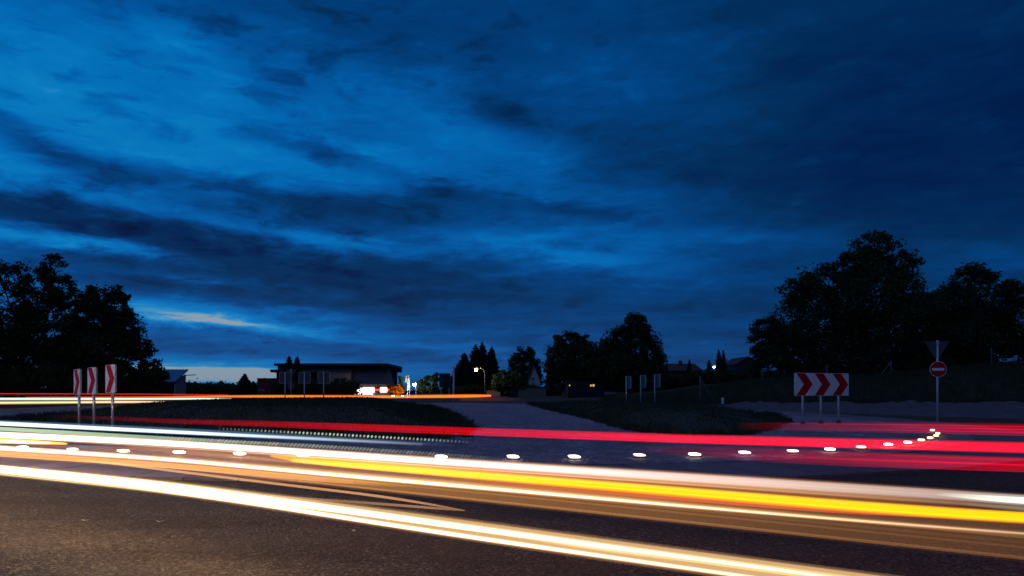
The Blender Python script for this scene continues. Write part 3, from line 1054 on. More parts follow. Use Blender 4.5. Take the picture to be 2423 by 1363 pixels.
def combo_sign(label, u, Y, yaw, ztri, zdisc, tri_front, ztop, no_entry=True):
    """yield triangle above a no-entry disc on one post; local -y faces the camera"""
    x = at(u, Y)
    z0 = h1(x, Y)
    root = empty('road_sign', (x, Y, z0), label, 'sign', None, yaw)
    MB().tube([(0, 0, -.25), (0, 0, ztop - z0)], .038, 12).build('post', M['steel'], root, True)
    s = .9
    hh = s * .866
    zt = ztri - z0
    def tri(sc):
        c = zt - hh / 3
        return [(-s / 2 * sc, c + hh / 3 * sc), (0, c - 2 * hh / 3 * sc), (s / 2 * sc, c + hh / 3 * sc)]
    # triangle: its printed side faces away from the camera
    t0 = MB().prism(tri(1.0), .046, .052).build('yield_board', M['alu'], root)
    MB().prism(tri(.97), .0525, .056).build('red_border', M['red'], t0)
    MB().prism(tri(.66), .0565, .059).build('white_field', M['white'], t0)
    fr = MB()
    T = tri(.97)
    for k in range(3):
        (ax, az_), (bx_, bz) = T[k], T[(k + 1) % 3]
        fr.tube([(ax, .036, az_), (bx_, .036, bz)], .009, 6)
    fr.build('back_frame', M['alu'], t0)
    zd = zdisc - z0
    if no_entry:
        b = disc(0, zd, .30, -.052, -.046, MB()).build('no_entry_board', M['white'], root)
        disc(0, zd, .283, -.056, -.0525, MB()).build('red_disc', M['red'], b)
        MB().box(-.215, .215, -.0595, -.0565, zd - .05, zd + .05).build('white_bar', M['white'], b)
    else:
        b = disc(0, zd, .30, .046, .052, MB()).build('round_board', M['alu'], root)
        rg = MB()
        rg.tube([(.295 * math.cos(2 * math.pi * k / 24), .036, zd + .295 * math.sin(2 * math.pi * k / 24)) for k in range(25)], .011, 6)
        rg.build('back_frame', M['red'], b)
    for cz in (zt - .1, zd):
        MB().box(-.06, .06, -.045, .045, cz - .018, cz + .018).build('clamp', M['steel'], root)
    return root


Yn = 26.0
zf = lambda v, Y: CAMZ + (VH - v) * Y / FPX
combo_sign('red no-entry disc sign with the back of a triangle sign above it, far right', 2218.4, Yn, math.radians(-8), zf(807, Yn), zf(874, Yn), False, zf(805.5, Yn))
combo_sign('triangle and round signs seen from behind on one post among the chevron backs', 688.5, 58, math.radians(6), zf(874, 58), zf(914, 58), False, zf(872.5, 58), no_entry=False)

# roadside delineator
x, y = ground(1710, 968)
d = empty('delineator_post', (x, y, h1(x, y)), 'small white reflector post on the dark verge right of the back-facing signs', 'bollard')
MB().prism([(-.13, 0), (.13, 0), (.1, .06), (-.1, .06)], -.1, .1).build('foot', M['white'], d)
MB().prism([(-.04, .06), (.04, .06), (.045, .30), (-.045, .30)], -.04, .04).build('dark_band', M['black'], d)
MB().prism([(-.06, .30), (.06, .30), (.062, .62), (.01, .68), (-.06, .64)], -.05, .05).build('white_cap', M['white'], d)
MB().box(-.03, .03, -.056, -.0505, .40, .55).build('reflector', M['steel'], d)


# ------------------------------------------------------------------ edge lights (road studs)
def stud(k, x, y, rz, blue):
    e = empty('road_stud', (x, y, h1(x, y) + .055), '', '', None, rz)
    return e


tang = np.gradient(np.array(stud_xy), axis=0)
base_mb = MB()
base_v = [(-.15, -.075, 0), (.15, -.075, 0), (.15, .075, 0), (-.15, .075, 0), (-.12, -.05, .035), (.12, -.05, .035), (.12, .05, .035), (-.12, .05, .035)]
base_f = [(0, 3, 2, 1), (4, 5, 6, 7), (0, 1, 5, 4), (1, 2, 6, 5), (2, 3, 7, 6), (3, 0, 4, 7)]
lens_v, lens_f = [], []
NL = 14
for yy in (-.05, .05):
    for k in range(NL):
        a = 2 * math.pi * k / NL
        c_, s_ = math.cos(a), math.sin(a)
        xx, z_ = .118 * math.copysign(abs(c_) ** .7, c_), .026 * math.copysign(abs(s_) ** .6, s_)
        lens_v.append((xx - z_ * 1.1, yy, .064 + z_))
lens_f = [tuple(range(NL)), tuple(range(2 * NL - 1, NL - 1, -1))] + [((k + 1) % NL, k, NL + k, NL + (k + 1) % NL) for k in range(NL)]
ORD = ['first', 'second', 'third', 'fourth', 'fifth', 'sixth', 'seventh', 'eighth', 'ninth', 'tenth', 'eleventh', 'twelfth', 'thirteenth', 'fourteenth', 'fifteenth', 'sixteenth',
       'seventeenth', 'eighteenth', 'nineteenth', 'twentieth', 'twenty-first', 'twenty-second', 'twenty-third']
for k, (x, y) in enumerate(stud_xy):
    blue = k == 12
    lab = 'bluish glowing road stud on the apron edge, the only blue one' if blue else \
        'glowing white road stud on the apron edge, %s from the left' % ORD[k] if k < 12 else \
        'glowing white road stud on the apron edge, %s from its right tip' % ORD[len(stud_xy) - 1 - k]
    e = empty('road_stud', (x, y, h1(x, y) + .056), lab, 'road stud', 'glowing road studs along the apron edge', math.atan2(tang[k][1], tang[k][0]))
    obj('base', base_v, base_f, M['alu'], e)
    obj('lens', lens_v, lens_f, M['studblue'] if blue else M['studwarm'] if k > 17 else M['studdim'] if k in (1, 10, 13, 15) else M['stud'], e)

# ------------------------------------------------------------------ long lamp trails above the road
def trail_mesh(name, path, rad, glow, parent, n=10, flat=1.0):
    """closed tube along path (N,3) with radius and linear colour per ring"""
    N = len(path)
    T = np.gradient(path, axis=0)
    T /= np.linalg.norm(T, axis=1)[:, None] + 1e-9
    A = np.cross(T, [0, 0, 1.0])
    A /= np.linalg.norm(A, axis=1)[:, None] + 1e-9
    Bv = np.cross(A, T)
    q = np.arange(n) * 2 * np.pi / n
    V = path[:, None, :] + rad[:, None, None] * (A[:, None, :] * np.cos(q)[None, :, None] * flat + Bv[:, None, :] * np.sin(q)[None, :, None])
    V = V.reshape(-1, 3)
    i = np.arange(N - 1)[:, None] * n
    k = np.arange(n)[None, :]
    k2 = (k + 1) % n
    F = np.stack([i + k, i + k2, i + n + k2, i + n + k], -1).reshape(-1, 4)
    o = fast_mesh(name, V, F, M['trail'], parent)
    at_ = o.data.attributes.new('glow', 'FLOAT_COLOR', 'POINT')
    cc = np.repeat(np.c_[glow, np.ones(N)], n, axis=0).astype(np.float32)
    at_.data.foreach_set('color', cc.ravel())
    for p in o.data.polygons:
        p.use_smooth = True
    return o


def trail_path(S, lampz, depth=None, ext=(0, 0), step=None):
    """S rows (u, v, half thickness px[, brightness]) -> world path, radius, brightness"""
    S = np.array([tuple(s) + (1.0,) * (4 - len(s)) for s in S], float)
    if depth is None:
        Y = (CAMZ - lampz) * FPX / (S[:, 1] - VH)
    else:
        Y = np.interp(S[:, 0], [d[0] for d in depth], [d[1] for d in depth])
    X = (S[:, 0] - U0) * Y / FPX
    Z = CAMZ - (S[:, 1] - VH) * Y / FPX
    R = S[:, 2] * Y / FPX
    P = np.c_[X, Y, Z, R, S[:, 3]]
    if ext[0]:
        d = P[0] - P[1]
        d[3:] = 0
        P = np.vstack([P[0] + d / np.linalg.norm(d[:3]) * ext[0], P])
    if ext[1]:
        d = P[-1] - P[-2]
        d[3:] = 0
        P = np.vstack([P, P[-1] + d / np.linalg.norm(d[:3]) * ext[1]])
    dd = np.r_[0, np.cumsum(np.linalg.norm(np.diff(P[:, :3], axis=0), axis=1))]
    m_ = int(max(40, min(160, dd[-1] / .15)))
    ss = np.linspace(0, dd[-1], m_)
    C = np.stack([np.interp(ss, dd, P[:, k]) for k in range(5)], 1)
    for _ in range(int(m_ * .35)):
        C[1:-1] = .5 * C[1:-1] + .25 * (C[2:] + C[:-2])
    C[:, 3] = np.maximum(C[:, 3], .002)
    C[:, 4] = np.maximum(C[:, 4], 0)
    return C


def trail(label, parts, group):
    root = None
    for (pname, S, lampz, depth, ext, layers) in parts:
        C = trail_path(S, lampz, depth, ext)
        if root is None:
            mid = C[len(C) // 2]
            root = empty('light_trail', (mid[0], mid[1], h1(mid[0], mid[1])), label, 'light trail', group)
        P = C[:, :3] - np.array(root.location)
        if pname in ('halo', 'haze') and len(layers) <= 2 and S[0][2] > 0:
            sc0, rgb0, st0 = layers[0]
            layers = [(sc0 * 1.12, rgb0, st0 * .3), (sc0 * .98, rgb0, st0 * .35), (sc0 * .82, rgb0, st0 * .35)] + list(layers[1:])
        for k, (sc, rgb, st) in enumerate(layers):
            gl = np.array(rgb)[None, :] * (st * C[:, 4])[:, None]
            trail_mesh(pname if k == 0 else 'core', P, C[:, 3] * sc, gl, root)
        if pname == 'halo' and group == NEARG and S[-1][2] > 9:
            # thin brighter filaments running inside the glow
            rg = np.random.default_rng(int(S[0][1] * 10))
            rgb1 = layers[-1][1]
            sarr = np.linspace(0, 1, len(P))
            for q in range(6):
                o_ = rg.uniform(-.95, .95)
                c_ = rg.uniform(0, 1)
                span = np.exp(-((sarr - c_) / rg.uniform(.15, .5)) ** 2)
                wob = .06 * np.sin(sarr * rg.uniform(4, 11) + rg.uniform(0, 6))
                Pq = P.copy()
                Pq[:, 2] += C[:, 3] * (o_ + wob)
                gq = np.array(rgb1)[None, :] * (rg.uniform(.08, .26) * span * np.minimum(C[:, 4], 1.2))[:, None]
                trail_mesh('filament', Pq, C[:, 3] * rg.uniform(.06, .13), gq, root, 6)
    return root


NEARG = 'light trails of cars on the near side of the ring'
FARG = 'light trails of cars on the far side of the ring'
HL = .65
WARM, PEACH, ORANGE, TAN = (1.0, .68, .40), (1.0, .60, .30), (1.0, .42, .08), (1.0, .56, .25)
YEL = (1.0, .33, .0)
trail('broad white trail lowest in the picture, crossing the near asphalt', [
    ('halo', [(0, 1112, 13, 1), (400, 1152.5, 16, 1), (800, 1209, 20.5, 1), (1200, 1267, 25, 1.05), (1600, 1323, 26, 1.1), (2000, 1377, 27, 1.0)], HL, None, (9, 3),
     [(1.0, (1, .55, .22), .17), (.88, (1, .66, .30), .16)]),
    ('strand', [(0, 1110, 8.2, 4.2), (400, 1152, 11, 4.0), (800, 1205, 7, 2.4), (1200, 1262, 6, .75), (1600, 1315, 5.5, .30), (1960, 1363, 5, .12), (2200, 1398, 4, .05)], HL, None, (9, 1),
     [(1.2, (1, .45, .14), .06), (1.02, (1, .58, .28), .16), (.86, WARM, .8), (.7, WARM, 1.6), (.3, WARM, 3.0)]),
    ('strand', [(300, 1149, 5, .6), (600, 1190, 5, 1.6), (800, 1223, 5, 1.5), (1200, 1284, 6, .8), (1600, 1340, 5.5, .38), (1800, 1370, 5, .3), (2100, 1412, 5, .25)], HL, None, (0, 1),
     [(1.15, (1, .55, .25), .14), (.8, WARM, .5), (.5, WARM, 1.8)]),
    ('strand', [(1250, 1277, 3, .0), (1380, 1295, 3.2, .5), (1500, 1312, 3, .4), (1640, 1331, 2.5, .0)], HL, None, (0, 0), [(1.0, WARM, .30)]),
], NEARG)
trail('white trail fading to pale lilac, just below the road studs', [
    ('halo', [(0, 1029, 8.5, 1), (400, 1050, 10.5, 1), (800, 1076.5, 11.5, 1), (1200, 1105.5, 13.5, 1), (1600, 1131, 16, .8), (2000, 1158.5, 18, .6), (2300, 1178, 18, .3), (2423, 1187, 18, .1)], HL, None, (16, 3),
     [(1.0, (1, .46, .18), .20), (.85, (1, .62, .40), .10)]),
    ('haze', [(300, 1058, 5, .3), (640, 1083, 9, 1), (1200, 1120, 10, 1), (1600, 1147, 12, .9), (2000, 1178, 14, .7), (2230, 1195, 12, .4), (2380, 1205, 8, 0)], HL, None, (0, 0), [(1.0, (1, .40, .10), .15)]),
    ('core', [(0, 1029, 6.6, 2.2), (400, 1048.5, 6.4, 2.0), (800, 1075.5, 7.2, 1.3), (1200, 1104, 7.5, .58), (1600, 1128, 10, .34), (2000, 1156, 12, .27), (2230, 1171, 12, .22), (2423, 1183, 12, .08)], HL, None, (16, 3),
     [(1.0, (.98, .80, .80), .42), (.75, (.98, .86, .85), .42)]),
    ('core', [(0, 1029, 4, 3.0), (400, 1048.5, 4, 3.0), (800, 1075.5, 3.5, 2.0), (1200, 1103, 2.5, .7), (1500, 1121, 2, 0)], HL, None, (16, 0), [(1.0, (1, .70, .48), 1.3)]),
], NEARG)
trail('pale green-white trail entering at the right edge above the yellow one', [
    ('halo', [(2210, 1168, 4, .0), (2260, 1173, 10, .6), (2330, 1180, 14, 1), (2423, 1185, 13.5, 1.2)], HL, None, (0, 4), [(1.0, (.40, .58, .55), .12), (.6, (.72, .92, .76), .36)]),
    ('strand', [(2260, 1190, 3, 0), (2330, 1201, 5.5, .7), (2423, 1206, 5, 1)], HL, None, (0, 4), [(1.0, (.45, .55, .38), .14)]),
], NEARG)
trail('bold yellow turn-signal trail starting at a rounded tip left of centre', [
    ('halo', [(640, 1079, 2, .9), (672, 1083, 8, 1), (800, 1094, 11, 1), (1200, 1130, 10.5, 1), (1600, 1163, 12, 1), (2000, 1197, 13.5, 1), (2323, 1221, 13.5, 1), (2423, 1226, 13.5, 1)], HL, None, (0, 3),
     [(1.0, (1, .33, 0), .46)]),
    ('core', [(690, 1089, 4, .7), (800, 1098, 7.5, 1), (1200, 1130.5, 8.3, 1), (1600, 1162, 9.5, 1), (2000, 1196, 11, 1), (2323, 1220.5, 11.5, .95), (2423, 1225.5, 11.5, .95)], HL, None, (0, 3),
     [(1.0, YEL, .42), (.75, (1, .37, .0), .30)]),
    ('strand', [(1000, 1123, 3, 0), (1200, 1143, 5, .6), (1600, 1177, 7, 1), (2000, 1211, 6, 1), (2180, 1221, 3.5, .9), (2215, 1223.5, 1.5, .5)], HL, None, (0, 0), [(1.0, (1, .10, .01), .26)]),
], NEARG)
trail('short yellow turn-signal trail with a white core at the left edge', [
    ('halo', [(0, 1043, 7.5, 1), (60, 1045, 6, 1), (110, 1047.5, 4.5, 1), (158, 1050, 2, .8)], HL, None, (12, 0), [(1.0, (1, .50, 0), .7), (.7, (1, .6, 0), .5)]),
    ('core', [(0, 1043, 3.5, 1), (60, 1046, 3, 1), (120, 1048.5, 2, .6)], HL, None, (12, 0), [(1.0, (1, .95, .85), .7)]),
], NEARG)
trail('thin bright warm-white trail under the yellow one', [
    ('halo', [(0, 1069, 15, 1.5), (400, 1094, 15, 1.5), (800, 1133, 20, 1.1), (1200, 1170, 25, .8), (1600, 1210, 27, .55), (2000, 1250, 30, .36), (2423, 1292, 34, .2)], HL, None, (14, 3),
     [(1.0, (1, .42, .11), .085), (.8, (1, .42, .11), .06)]),
    ('haze', [(60, 1052, 3, .5), (400, 1070, 11, 1), (800, 1111, 10, 1), (1200, 1146, 10, .9), (1600, 1184, 11, .7), (2000, 1219, 13, .5), (2423, 1250, 15, .3)], HL, None, (0, 3),
     [(1.0, (1, .44, .15), .13)]),
    ('strand', [(0, 1060, 5.2, 1.8), (400, 1086, 4.4, 1.1), (800, 1125, 4.8, 1.2), (1200, 1159, 4.6, .8), (1600, 1196.5, 4.8, .42), (2000, 1232.5, 4.5, .14), (2423, 1263, 4.5, .05)], HL, None, (14, 3),
     [(1.4, (1, .52, .20), .14), (1.0, (1, .6, .3), .25), (.7, WARM, .9), (.35, WARM, 1.6)]),
    ('strand', [(0, 1074, 6, 1), (400, 1101, 6, 1), (800, 1138, 6.5, 1), (900, 1146, 5, .6), (980, 1152, 3, 0)], HL, None, (14, 0), [(1.0, (1, .45, .08), .28)]),
], NEARG)
trail('thin orange hairpin trail between the two broad white ones', [
    ('strand', [(180, 1087, 2, .2), (264, 1096, 2.6, 1), (495, 1125, 3.0, 1), (792, 1161.5, 3.0, .9), (900, 1172.5, 3.0, .9), (1030, 1195, 3.0, .9), (1080, 1205, 2.4, .9), (1100, 1208, 1.2, .3)], HL, None, (0, 0), [(1.0, (1, .47, .16), .33)]),
    ('strand', [(560, 1168, 2, 0), (733, 1180, 2.6, .5), (882, 1191, 3, .8), (1000, 1200, 3, 1), (1080, 1206.5, 2.2, 1), (1100, 1208.5, 1.2, .3)], HL, None, (0, 0), [(1.0, (1, .50, .22), .18)]),
], NEARG)
trail('blue-white trail highest of the near ones at the left edge', [
    ('halo', [(0, 1001, 7, 1), (400, 1019.5, 8, 1), (800, 1039.5, 6.5, .7), (1000, 1050, 5, .2), (1080, 1055, 3, 0)], HL, None, (22, 0), [(1.0, (.20, .42, .70), .15)]),
    ('core', [(0, 1002, 5, 1.3), (400, 1021.5, 4.5, 1.0), (600, 1031.5, 4, .6), (800, 1040.5, 3.5, .22), (1000, 1051, 3, .05)], HL, None, (22, 0), [(1.0, (.70, .85, 1.0), .45), (.6, (.95, 1, 1), .4)]),
], NEARG)
trail('pale green trail below the blue-white one at the left edge', [
    ('core', [(0, 1014.5, 4.5, 1.2), (200, 1026, 4.5, 1.0), (400, 1037, 3.8, .6), (560, 1045.5, 3.2, .25), (700, 1053, 3, .0)], HL, None, (20, 0), [(1.0, (.62, .82, .52), .36)]),
], NEARG)


def dotted(label, S, lampz, spacing, rgb, st, slant, size):
    C = trail_path(S, lampz)
    u_ = U0 + C[:, 0] / C[:, 1] * FPX
    us = np.arange(S[0][0], S[-1][0], spacing)
    mid = C[len(C) // 2]
    root = empty('light_trail', (mid[0], mid[1], h1(mid[0], mid[1])), label, 'light trail', NEARG)
    V, F, G = [], [], []
    for i, uu in enumerate(us):
        p = [np.interp(uu, u_, C[:, k]) for k in range(5)]
        e = Vector((p[0], p[1], p[2])) - root.location
        r = p[3]
        dirx = Vector((slant, 0, 1)).normalized()
        mb = MB()
        mb.tube([e - dirx * r * size, e - dirx * r * size * .5, e + dirx * r * size * .5, e + dirx * r * size], [r * .3, r * .8, r * .8, r * .3], 6)
        o = len(V)
        V += mb.v
        F += [tuple(q + o for q in f) for f in mb.f]
        st_ = st * random.uniform(.6, 1.25)
        G += [(rgb[0] * st_ * p[4], rgb[1] * st_ * p[4], rgb[2] * st_ * p[4], 1)] * len(mb.v)
    o = obj('dot_row', V, F, M['trail'], root)
    a = o.data.attributes.new('glow', 'FLOAT_COLOR', 'POINT')
    a.data.foreach_set('color', np.array(G, dtype=np.float32).ravel())
    o["kind"] = "stuff"
    return root


dotted('row of pale dots above the fading blue-white trail', [(520, 1014.5, 2.2, .12), (640, 1020.5, 2.6, .5), (800, 1028.5, 2.9, 1), (950, 1037, 2.9, .9), (1060, 1043, 2.6, .35), (1120, 1047, 2.2, .0)], HL, 9.0, (.80, .92, .68), .30, .35, 1.1)
dotted('row of slanted pale green dashes above the white trail', [(380, 1036, 2.6, .3), (560, 1045.5, 3, .7), (800, 1058.5, 3.2, .7), (1000, 1073, 3.2, .42), (1120, 1081, 3, .2), (1210, 1088, 2.6, .0)], HL, 8.6, (.74, .80, .46), .24, 1.1, 1.9)

trail('long red tail-lamp trail across the island to the right edge', [
    ('halo', [(120, 984, 3, 0), (300, 991, 4.5, .08), (400, 997, 5.5, .14), (600, 1001.5, 6.5, .26), (800, 1009.5, 8, .42), (1200, 1024, 9.2, .62), (1600, 1038, 10.5, .85), (2000, 1048.5, 11.8, 1), (2423, 1059, 13, 1.05)], .8, None, (0, 5),
     [(1.0, (1, .0, .010), .26), (.85, (1, .0, .008), .14)]),
    ('core', [(1250, 1026, 3, 0), (1600, 1038, 6, .12), (2000, 1048.5, 7.5, .4), (2423, 1059, 8.5, .8)], .8, None, (0, 5), [(1.0, (1, .0, .004), 1.0)]),
], NEARG)
trail('dim red trail below the long red one at the right edge', [
    ('halo', [(1500, 1062, 10, 0), (1700, 1070, 15, .2), (1850, 1078, 17, .34), (2000, 1085, 17, .5), (2200, 1092, 16.5, .85), (2423, 1100, 16.5, 1)], .8, None, (0, 4), [(1.0, (1, .0, .025), .13), (.8, (1, 0, .02), .06)]),
], NEARG)
trail('dark red trail above the long red one at the right edge, with apron glow painted in', [
    ('halo', [(1740, 1008, 8, 0), (1900, 1009, 11, .25), (2080, 1011, 12, .4), (2200, 1012.5, 12.5, .8), (2323, 1014.5, 13.5, 1), (2423, 1017, 13.5, 1)], .8, None, (0, 5), [(1.0, (1, .0, .03), .10), (.7, (1, .0, .03), .05)]),  # faint left stretch stands in for red light falling on the apron
], NEARG)
DEP = [(-200, 36), (0, 40), (300, 47), (545, 52), (800, 54), (1240, 55)]
trail('hair-thin red trail on the far left horizon', [('core', [(0, 931.7, 1.3), (350, 932.6, 1.3), (540, 934.6, 1.3, .7)], 0, DEP, (10, 0), [(1.0, (1, .03, .03), .30)])], FARG)
trail('greenish-white far trail behind the left chevron signs', [('core', [(0, 944, 3.5), (300, 943.8, 3.2, 1), (490, 943.3, 2.4, 1.3), (548, 943, 1.0, .8)], 0, DEP, (10, 0), [(1.0, (.72, .86, .68), .30), (.6, (.9, 1, .85), .28)])], FARG)
trail('yellow far trail below the greenish-white one on the left', [('core', [(0, 953, 4.2), (300, 951, 3.6), (405, 951, 2.4, .8)], 0, DEP, (10, 0), [(1.0, (1, .52, .18), .25), (.45, (1, .82, .5), .45)])], FARG)
trail('long orange far trail along the top of the island', [
    ('halo', [(60, 940, 1.4, .25), (350, 939, 1.6, .4), (520, 938, 3, .8), (650, 938, 3.8), (920, 938.8, 3.8), (1080, 937.5, 4.4), (1150, 936.5, 5), (1162, 936.3, 2.5)], 0, DEP, (0, 0), [(1.0, (1, .20, .015), .30), (.6, (1.6, .27, .02), .30)]),
    ('strand', [(1090, 944, 4.5, .4), (1180, 945, 4, .3), (1240, 946, 2.5, 0)], 0, DEP, (0, 0), [(1.0, (1, .13, .02), .06)])], FARG)

# ------------------------------------------------------------------ buildings and far street furniture
def hx(u, Y):
    return at(u, Y)


def zz(v, Y):
    return CAMZ + (VH - v) * Y / FPX


def pbox(name, u0, u1, v0, v1, Y, dep, mat, parent, dy=0.0):
    """box seen between photo columns u0..u1 and rows v0 (top)..v1 (bottom), front at Y; coordinates relative to parent"""
    L = parent.location
    y0 = Y + dy
    return MB().box(hx(u0, Y) - L.x, hx(u1, Y) - L.x, y0 - L.y, y0 + dep - L.y, zz(v1, Y) - L.z, zz(v0, Y) - L.z).build(name, mat, parent)


# long hall with lit shop front
Y = 108.0
hall = empty('hall', (hx(785, Y), Y, h1(hx(785, Y), Y)), 'long dark hall with flat upper roof and a brightly lit shop front', 'building')
L = hall.location
pbox('wall', 654, 905, 875, 950, Y, 14, M['walldark'], hall)
up = pbox('clerestory', 654, 916, 866.2, 875.2, Y, 14, M['walldark'], hall, .6)
for k in range(22):
    u = 724 + k * 8.6
    pbox('window', u, u + 6.4, 867.5, 873.5, Y, .05, M['glass'], up, .55).location = -Vector((0, 0, 0))
rf_ = pbox('roof', 651, 919, 860, 865.8, Y, 14.5, M['roof'], hall, -.6)
pbox('lower_roof', 652, 840, 875.6, 882, Y, 3, M['roof'], hall, -2.4)
pbox('tan_wall', 784, 838.5, 882.3, 948, Y, 2, M['wallbrown'], hall, -2.2)
wd = pbox('window', 800, 826, 896.5, 913, Y, .1, M['glass'], hall, -2.3)
pbox('frame', 812.3, 813.7, 896.5, 913, Y, .06, M['wallgrey'], hall, -2.37)
# sloped lower roof over the shop
Ys = 104.0
def P3(u, v, Yq):
    return (hx(u, Yq) - L.x, Yq - L.y, zz(v, Yq) - L.z)
MB().add([P3(836.5, 908.5, Ys - 1), P3(933, 908.5, Ys - 1), P3(921, 873, Ys + 5), P3(838, 873, Ys + 5), P3(836.5, 906.5, Ys - 1), P3(933, 906.5, Ys - 1), P3(921, 871, Ys + 5), P3(838, 871, Ys + 5)],
         [(0, 3, 2, 1), (4, 5, 6, 7), (0, 1, 5, 4), (1, 2, 6, 5), (2, 3, 7, 6), (3, 0, 4, 7)]).build('shop_roof', M['roof'], hall)
pbox('gutter', 838, 932, 907.5, 910.2, Ys, .25, M['wallgrey'], hall, -1.3)
pbox('shop_front', 838.5, 931, 909.5, 948, Ys, 4, M['wallbrown'], hall)
pbox('shop_window', 843.8, 886, 917.5, 928.6, Ys, .12, M['shop'], hall, -.15)
pbox('shop_window', 900, 916, 917.3, 928, Ys, .12, M['shop'], hall, -.15)
pbox('red_band', 886.6, 899.4, 917, 927, Ys, .08, M['redband'], hall, -.1)
pbox('red_sign', 887, 899.2, 920.5, 924, Ys, .05, M['shopred'], hall, -.17)
pbox('red_sign', 917, 924, 920.5, 924.5, Ys, .05, M['shopred'], hall, -.17)
pbox('red_band', 916.6, 931, 911, 926, Ys, .08, M['redband'], hall, -.1)
for k in range(7):
    u = 843.5 + k * 6.3
    pbox('low_lamp', u, u + 4.2, 931.2, 933.6, Ys, .12, M['lampsmall'] if k == 6 else M['shop'], hall, -1.2)
pbox('wall_lamp', 826.8, 829.6, 911.5, 916.5, Ys, .15, M['lampsmall'], hall, .4)

Y = 100.0
rb = empty('red_building', (hx(632, Y), Y, h1(hx(632, Y), Y)), 'flat dark red box building left of the long hall', 'building')
pbox('wall', 608.5, 662, 896.5, 945, Y, 7, M['redbox'], rb)
pbox('roof_edge', 607.8, 662.6, 894.8, 896.2, Y, 7.2, M['roof'], rb, -.1)
L = rb.location
let = MB()
for k, u in enumerate((611, 614.2, 617.4, 620.6, 623.8)):
    x0, x1 = hx(u, Y) - L.x, hx(u + 2.3, Y) - L.x
    z0_, z1_ = zz(925.2, Y) - L.z, zz(921.8 - (k % 2) * .8, Y) - L.z
    let.box(x0, x1, -.06, -.01, z0_, z1_)
let.build('wall_sign', M['violet'], rb)

# blue-roofed shelter at the left
Y = 70.0
sh = empty('shelter', (hx(420, Y), Y, h1(hx(420, Y), Y)), 'shelter with sloping blue metal roof beside the broad rounded tree', 'shed')
L = sh.location
def Ps(u, v, Yq):
    return Vector((hx(u, Yq), Yq, zz(v, Yq))) - L
a, b, c, d_ = Ps(300, 903, 70), Ps(414, 903, 70), Ps(446, 874, 75.5), Ps(330, 874, 75.5)
dn = Vector((0, 0, -.12))
MB().add([a, b, c, d_, a + dn, b + dn, c + dn, d_ + dn], [(0, 1, 2, 3), (7, 6, 5, 4), (4, 5, 1, 0), (5, 6, 2, 1), (6, 7, 3, 2), (7, 4, 0, 3)]).build('roof', M['roofblue'], sh)
rs = MB()
for k in range(14):
    f = (k + .5) / 14
    p0, p1 = a.lerp(b, f), d_.lerp(c, f)
    rs.tube([p0 + Vector((0, 0, .02)), p1 + Vector((0, 0, .02))], .03, 4)
rs.build('roof_ribs', M['roofblue'], sh)
e0, e1 = Ps(413, 904, 70.2), Ps(438, 881, 75.2)
g0, g1 = e0.copy(), e1.copy()
g0.z = g1.z = -.1
e1t = e1 + Vector((0, 0, -.25))
e0t = e0 + Vector((0, 0, -.2))
MB().add([g0, g1, e1t, e0t, g0 + Vector((-.08, 0, 0)), g1 + Vector((-.08, 0, 0)), e1t + Vector((-.08, 0, 0)), e0t + Vector((-.08, 0, 0))],
         [(0, 1, 2, 3), (7, 6, 5, 4), (0, 4, 5, 1), (1, 5, 6, 2), (2, 6, 7, 3), (3, 7, 4, 0)]).build('side_wall', M['wallgrey'], sh)
for f in (0, .45, 1):
    p = g0.lerp(g1, f) + Vector((.06, -.05, 0))
    tz = e0t.lerp(e1t, f).z
    MB().tube([p, Vector((p.x, p.y, tz))], .05, 8).build('post', M['wallwhite'], sh)
bw = MB()
bw.box(Ps(300, 903, 75).x, g1.x - .2, 5.0, 5.12, -.1, e1t.z - .1)
bw.build('back_wall', M['walldark'], sh)
MB().tube([Ps(440, 888, 75.3), Ps(463, 887, 75.3)], .05, 6).build('bracket', M['black'], sh)


def house(name, label, u0, u1, vridge, veave, Y, dep, wallm, roofm, gable_front=False, windows=(), lit=None, chimney=None, vbase=945):
    root = empty(name, (hx((u0 + u1) / 2, Y), Y, h1(hx((u0 + u1) / 2, Y), Y)), label, 'house')
    L = root.location
    x0, x1 = hx(u0, Y) - L.x, hx(u1, Y) - L.x
    zr, ze = zz(vridge, Y) - L.z, zz(veave, Y) - L.z
    if gable_front:
        xm = (x0 + x1) / 2
        MB().prism([(x0, -.2), (x1, -.2), (x1, ze), (xm, zr), (x0, ze)], 0, dep).build('wall', wallm, root)
        k = .25
        MB().prism([(x0 - k, ze - k * (zr - ze) / (xm - x0)), (xm, zr), (x1 + k, ze - k * (zr - ze) / (xm - x0)), (x1 + k, ze - k * (zr - ze) / (xm - x0) + .22), (xm, zr + .25), (x0 - k, ze - k * (zr - ze) / (xm - x0) + .22)][::-1],
                   -.3, dep + .3).build('roof', roofm, root)
    else:
        MB().box(x0 + .3, x1 - .3, 0, dep, -.2, ze).build('wall', wallm, root)
        k = (x1 - x0) * .06
        MB().add([(x0, -.4, ze - .1), (x1, -.4, ze - .1), (x1 - k, dep / 2, zr), (x0 + k, dep / 2, zr), (x1, dep + .4, ze - .1), (x0, dep + .4, ze - .1)],
                 [(0, 1, 2, 3), (2, 4, 5, 3), (0, 3, 5), (1, 4, 2), (0, 5, 4, 1)]).build('roof', roofm, root)
    if chimney:
        cu, ct = chimney
        cx = hx(cu, Y) - L.x
        MB().box(cx - .3, cx + .3, dep / 2 - .9, dep / 2 - .3, ze, zz(ct, Y) - L.z).build('chimney', M['rooftile'], root)
    for (a, b, c, d_) in windows:
        pbox('window', a, b, c, d_, Y, .1, lit or M['glass'], root, -.08)
    return root


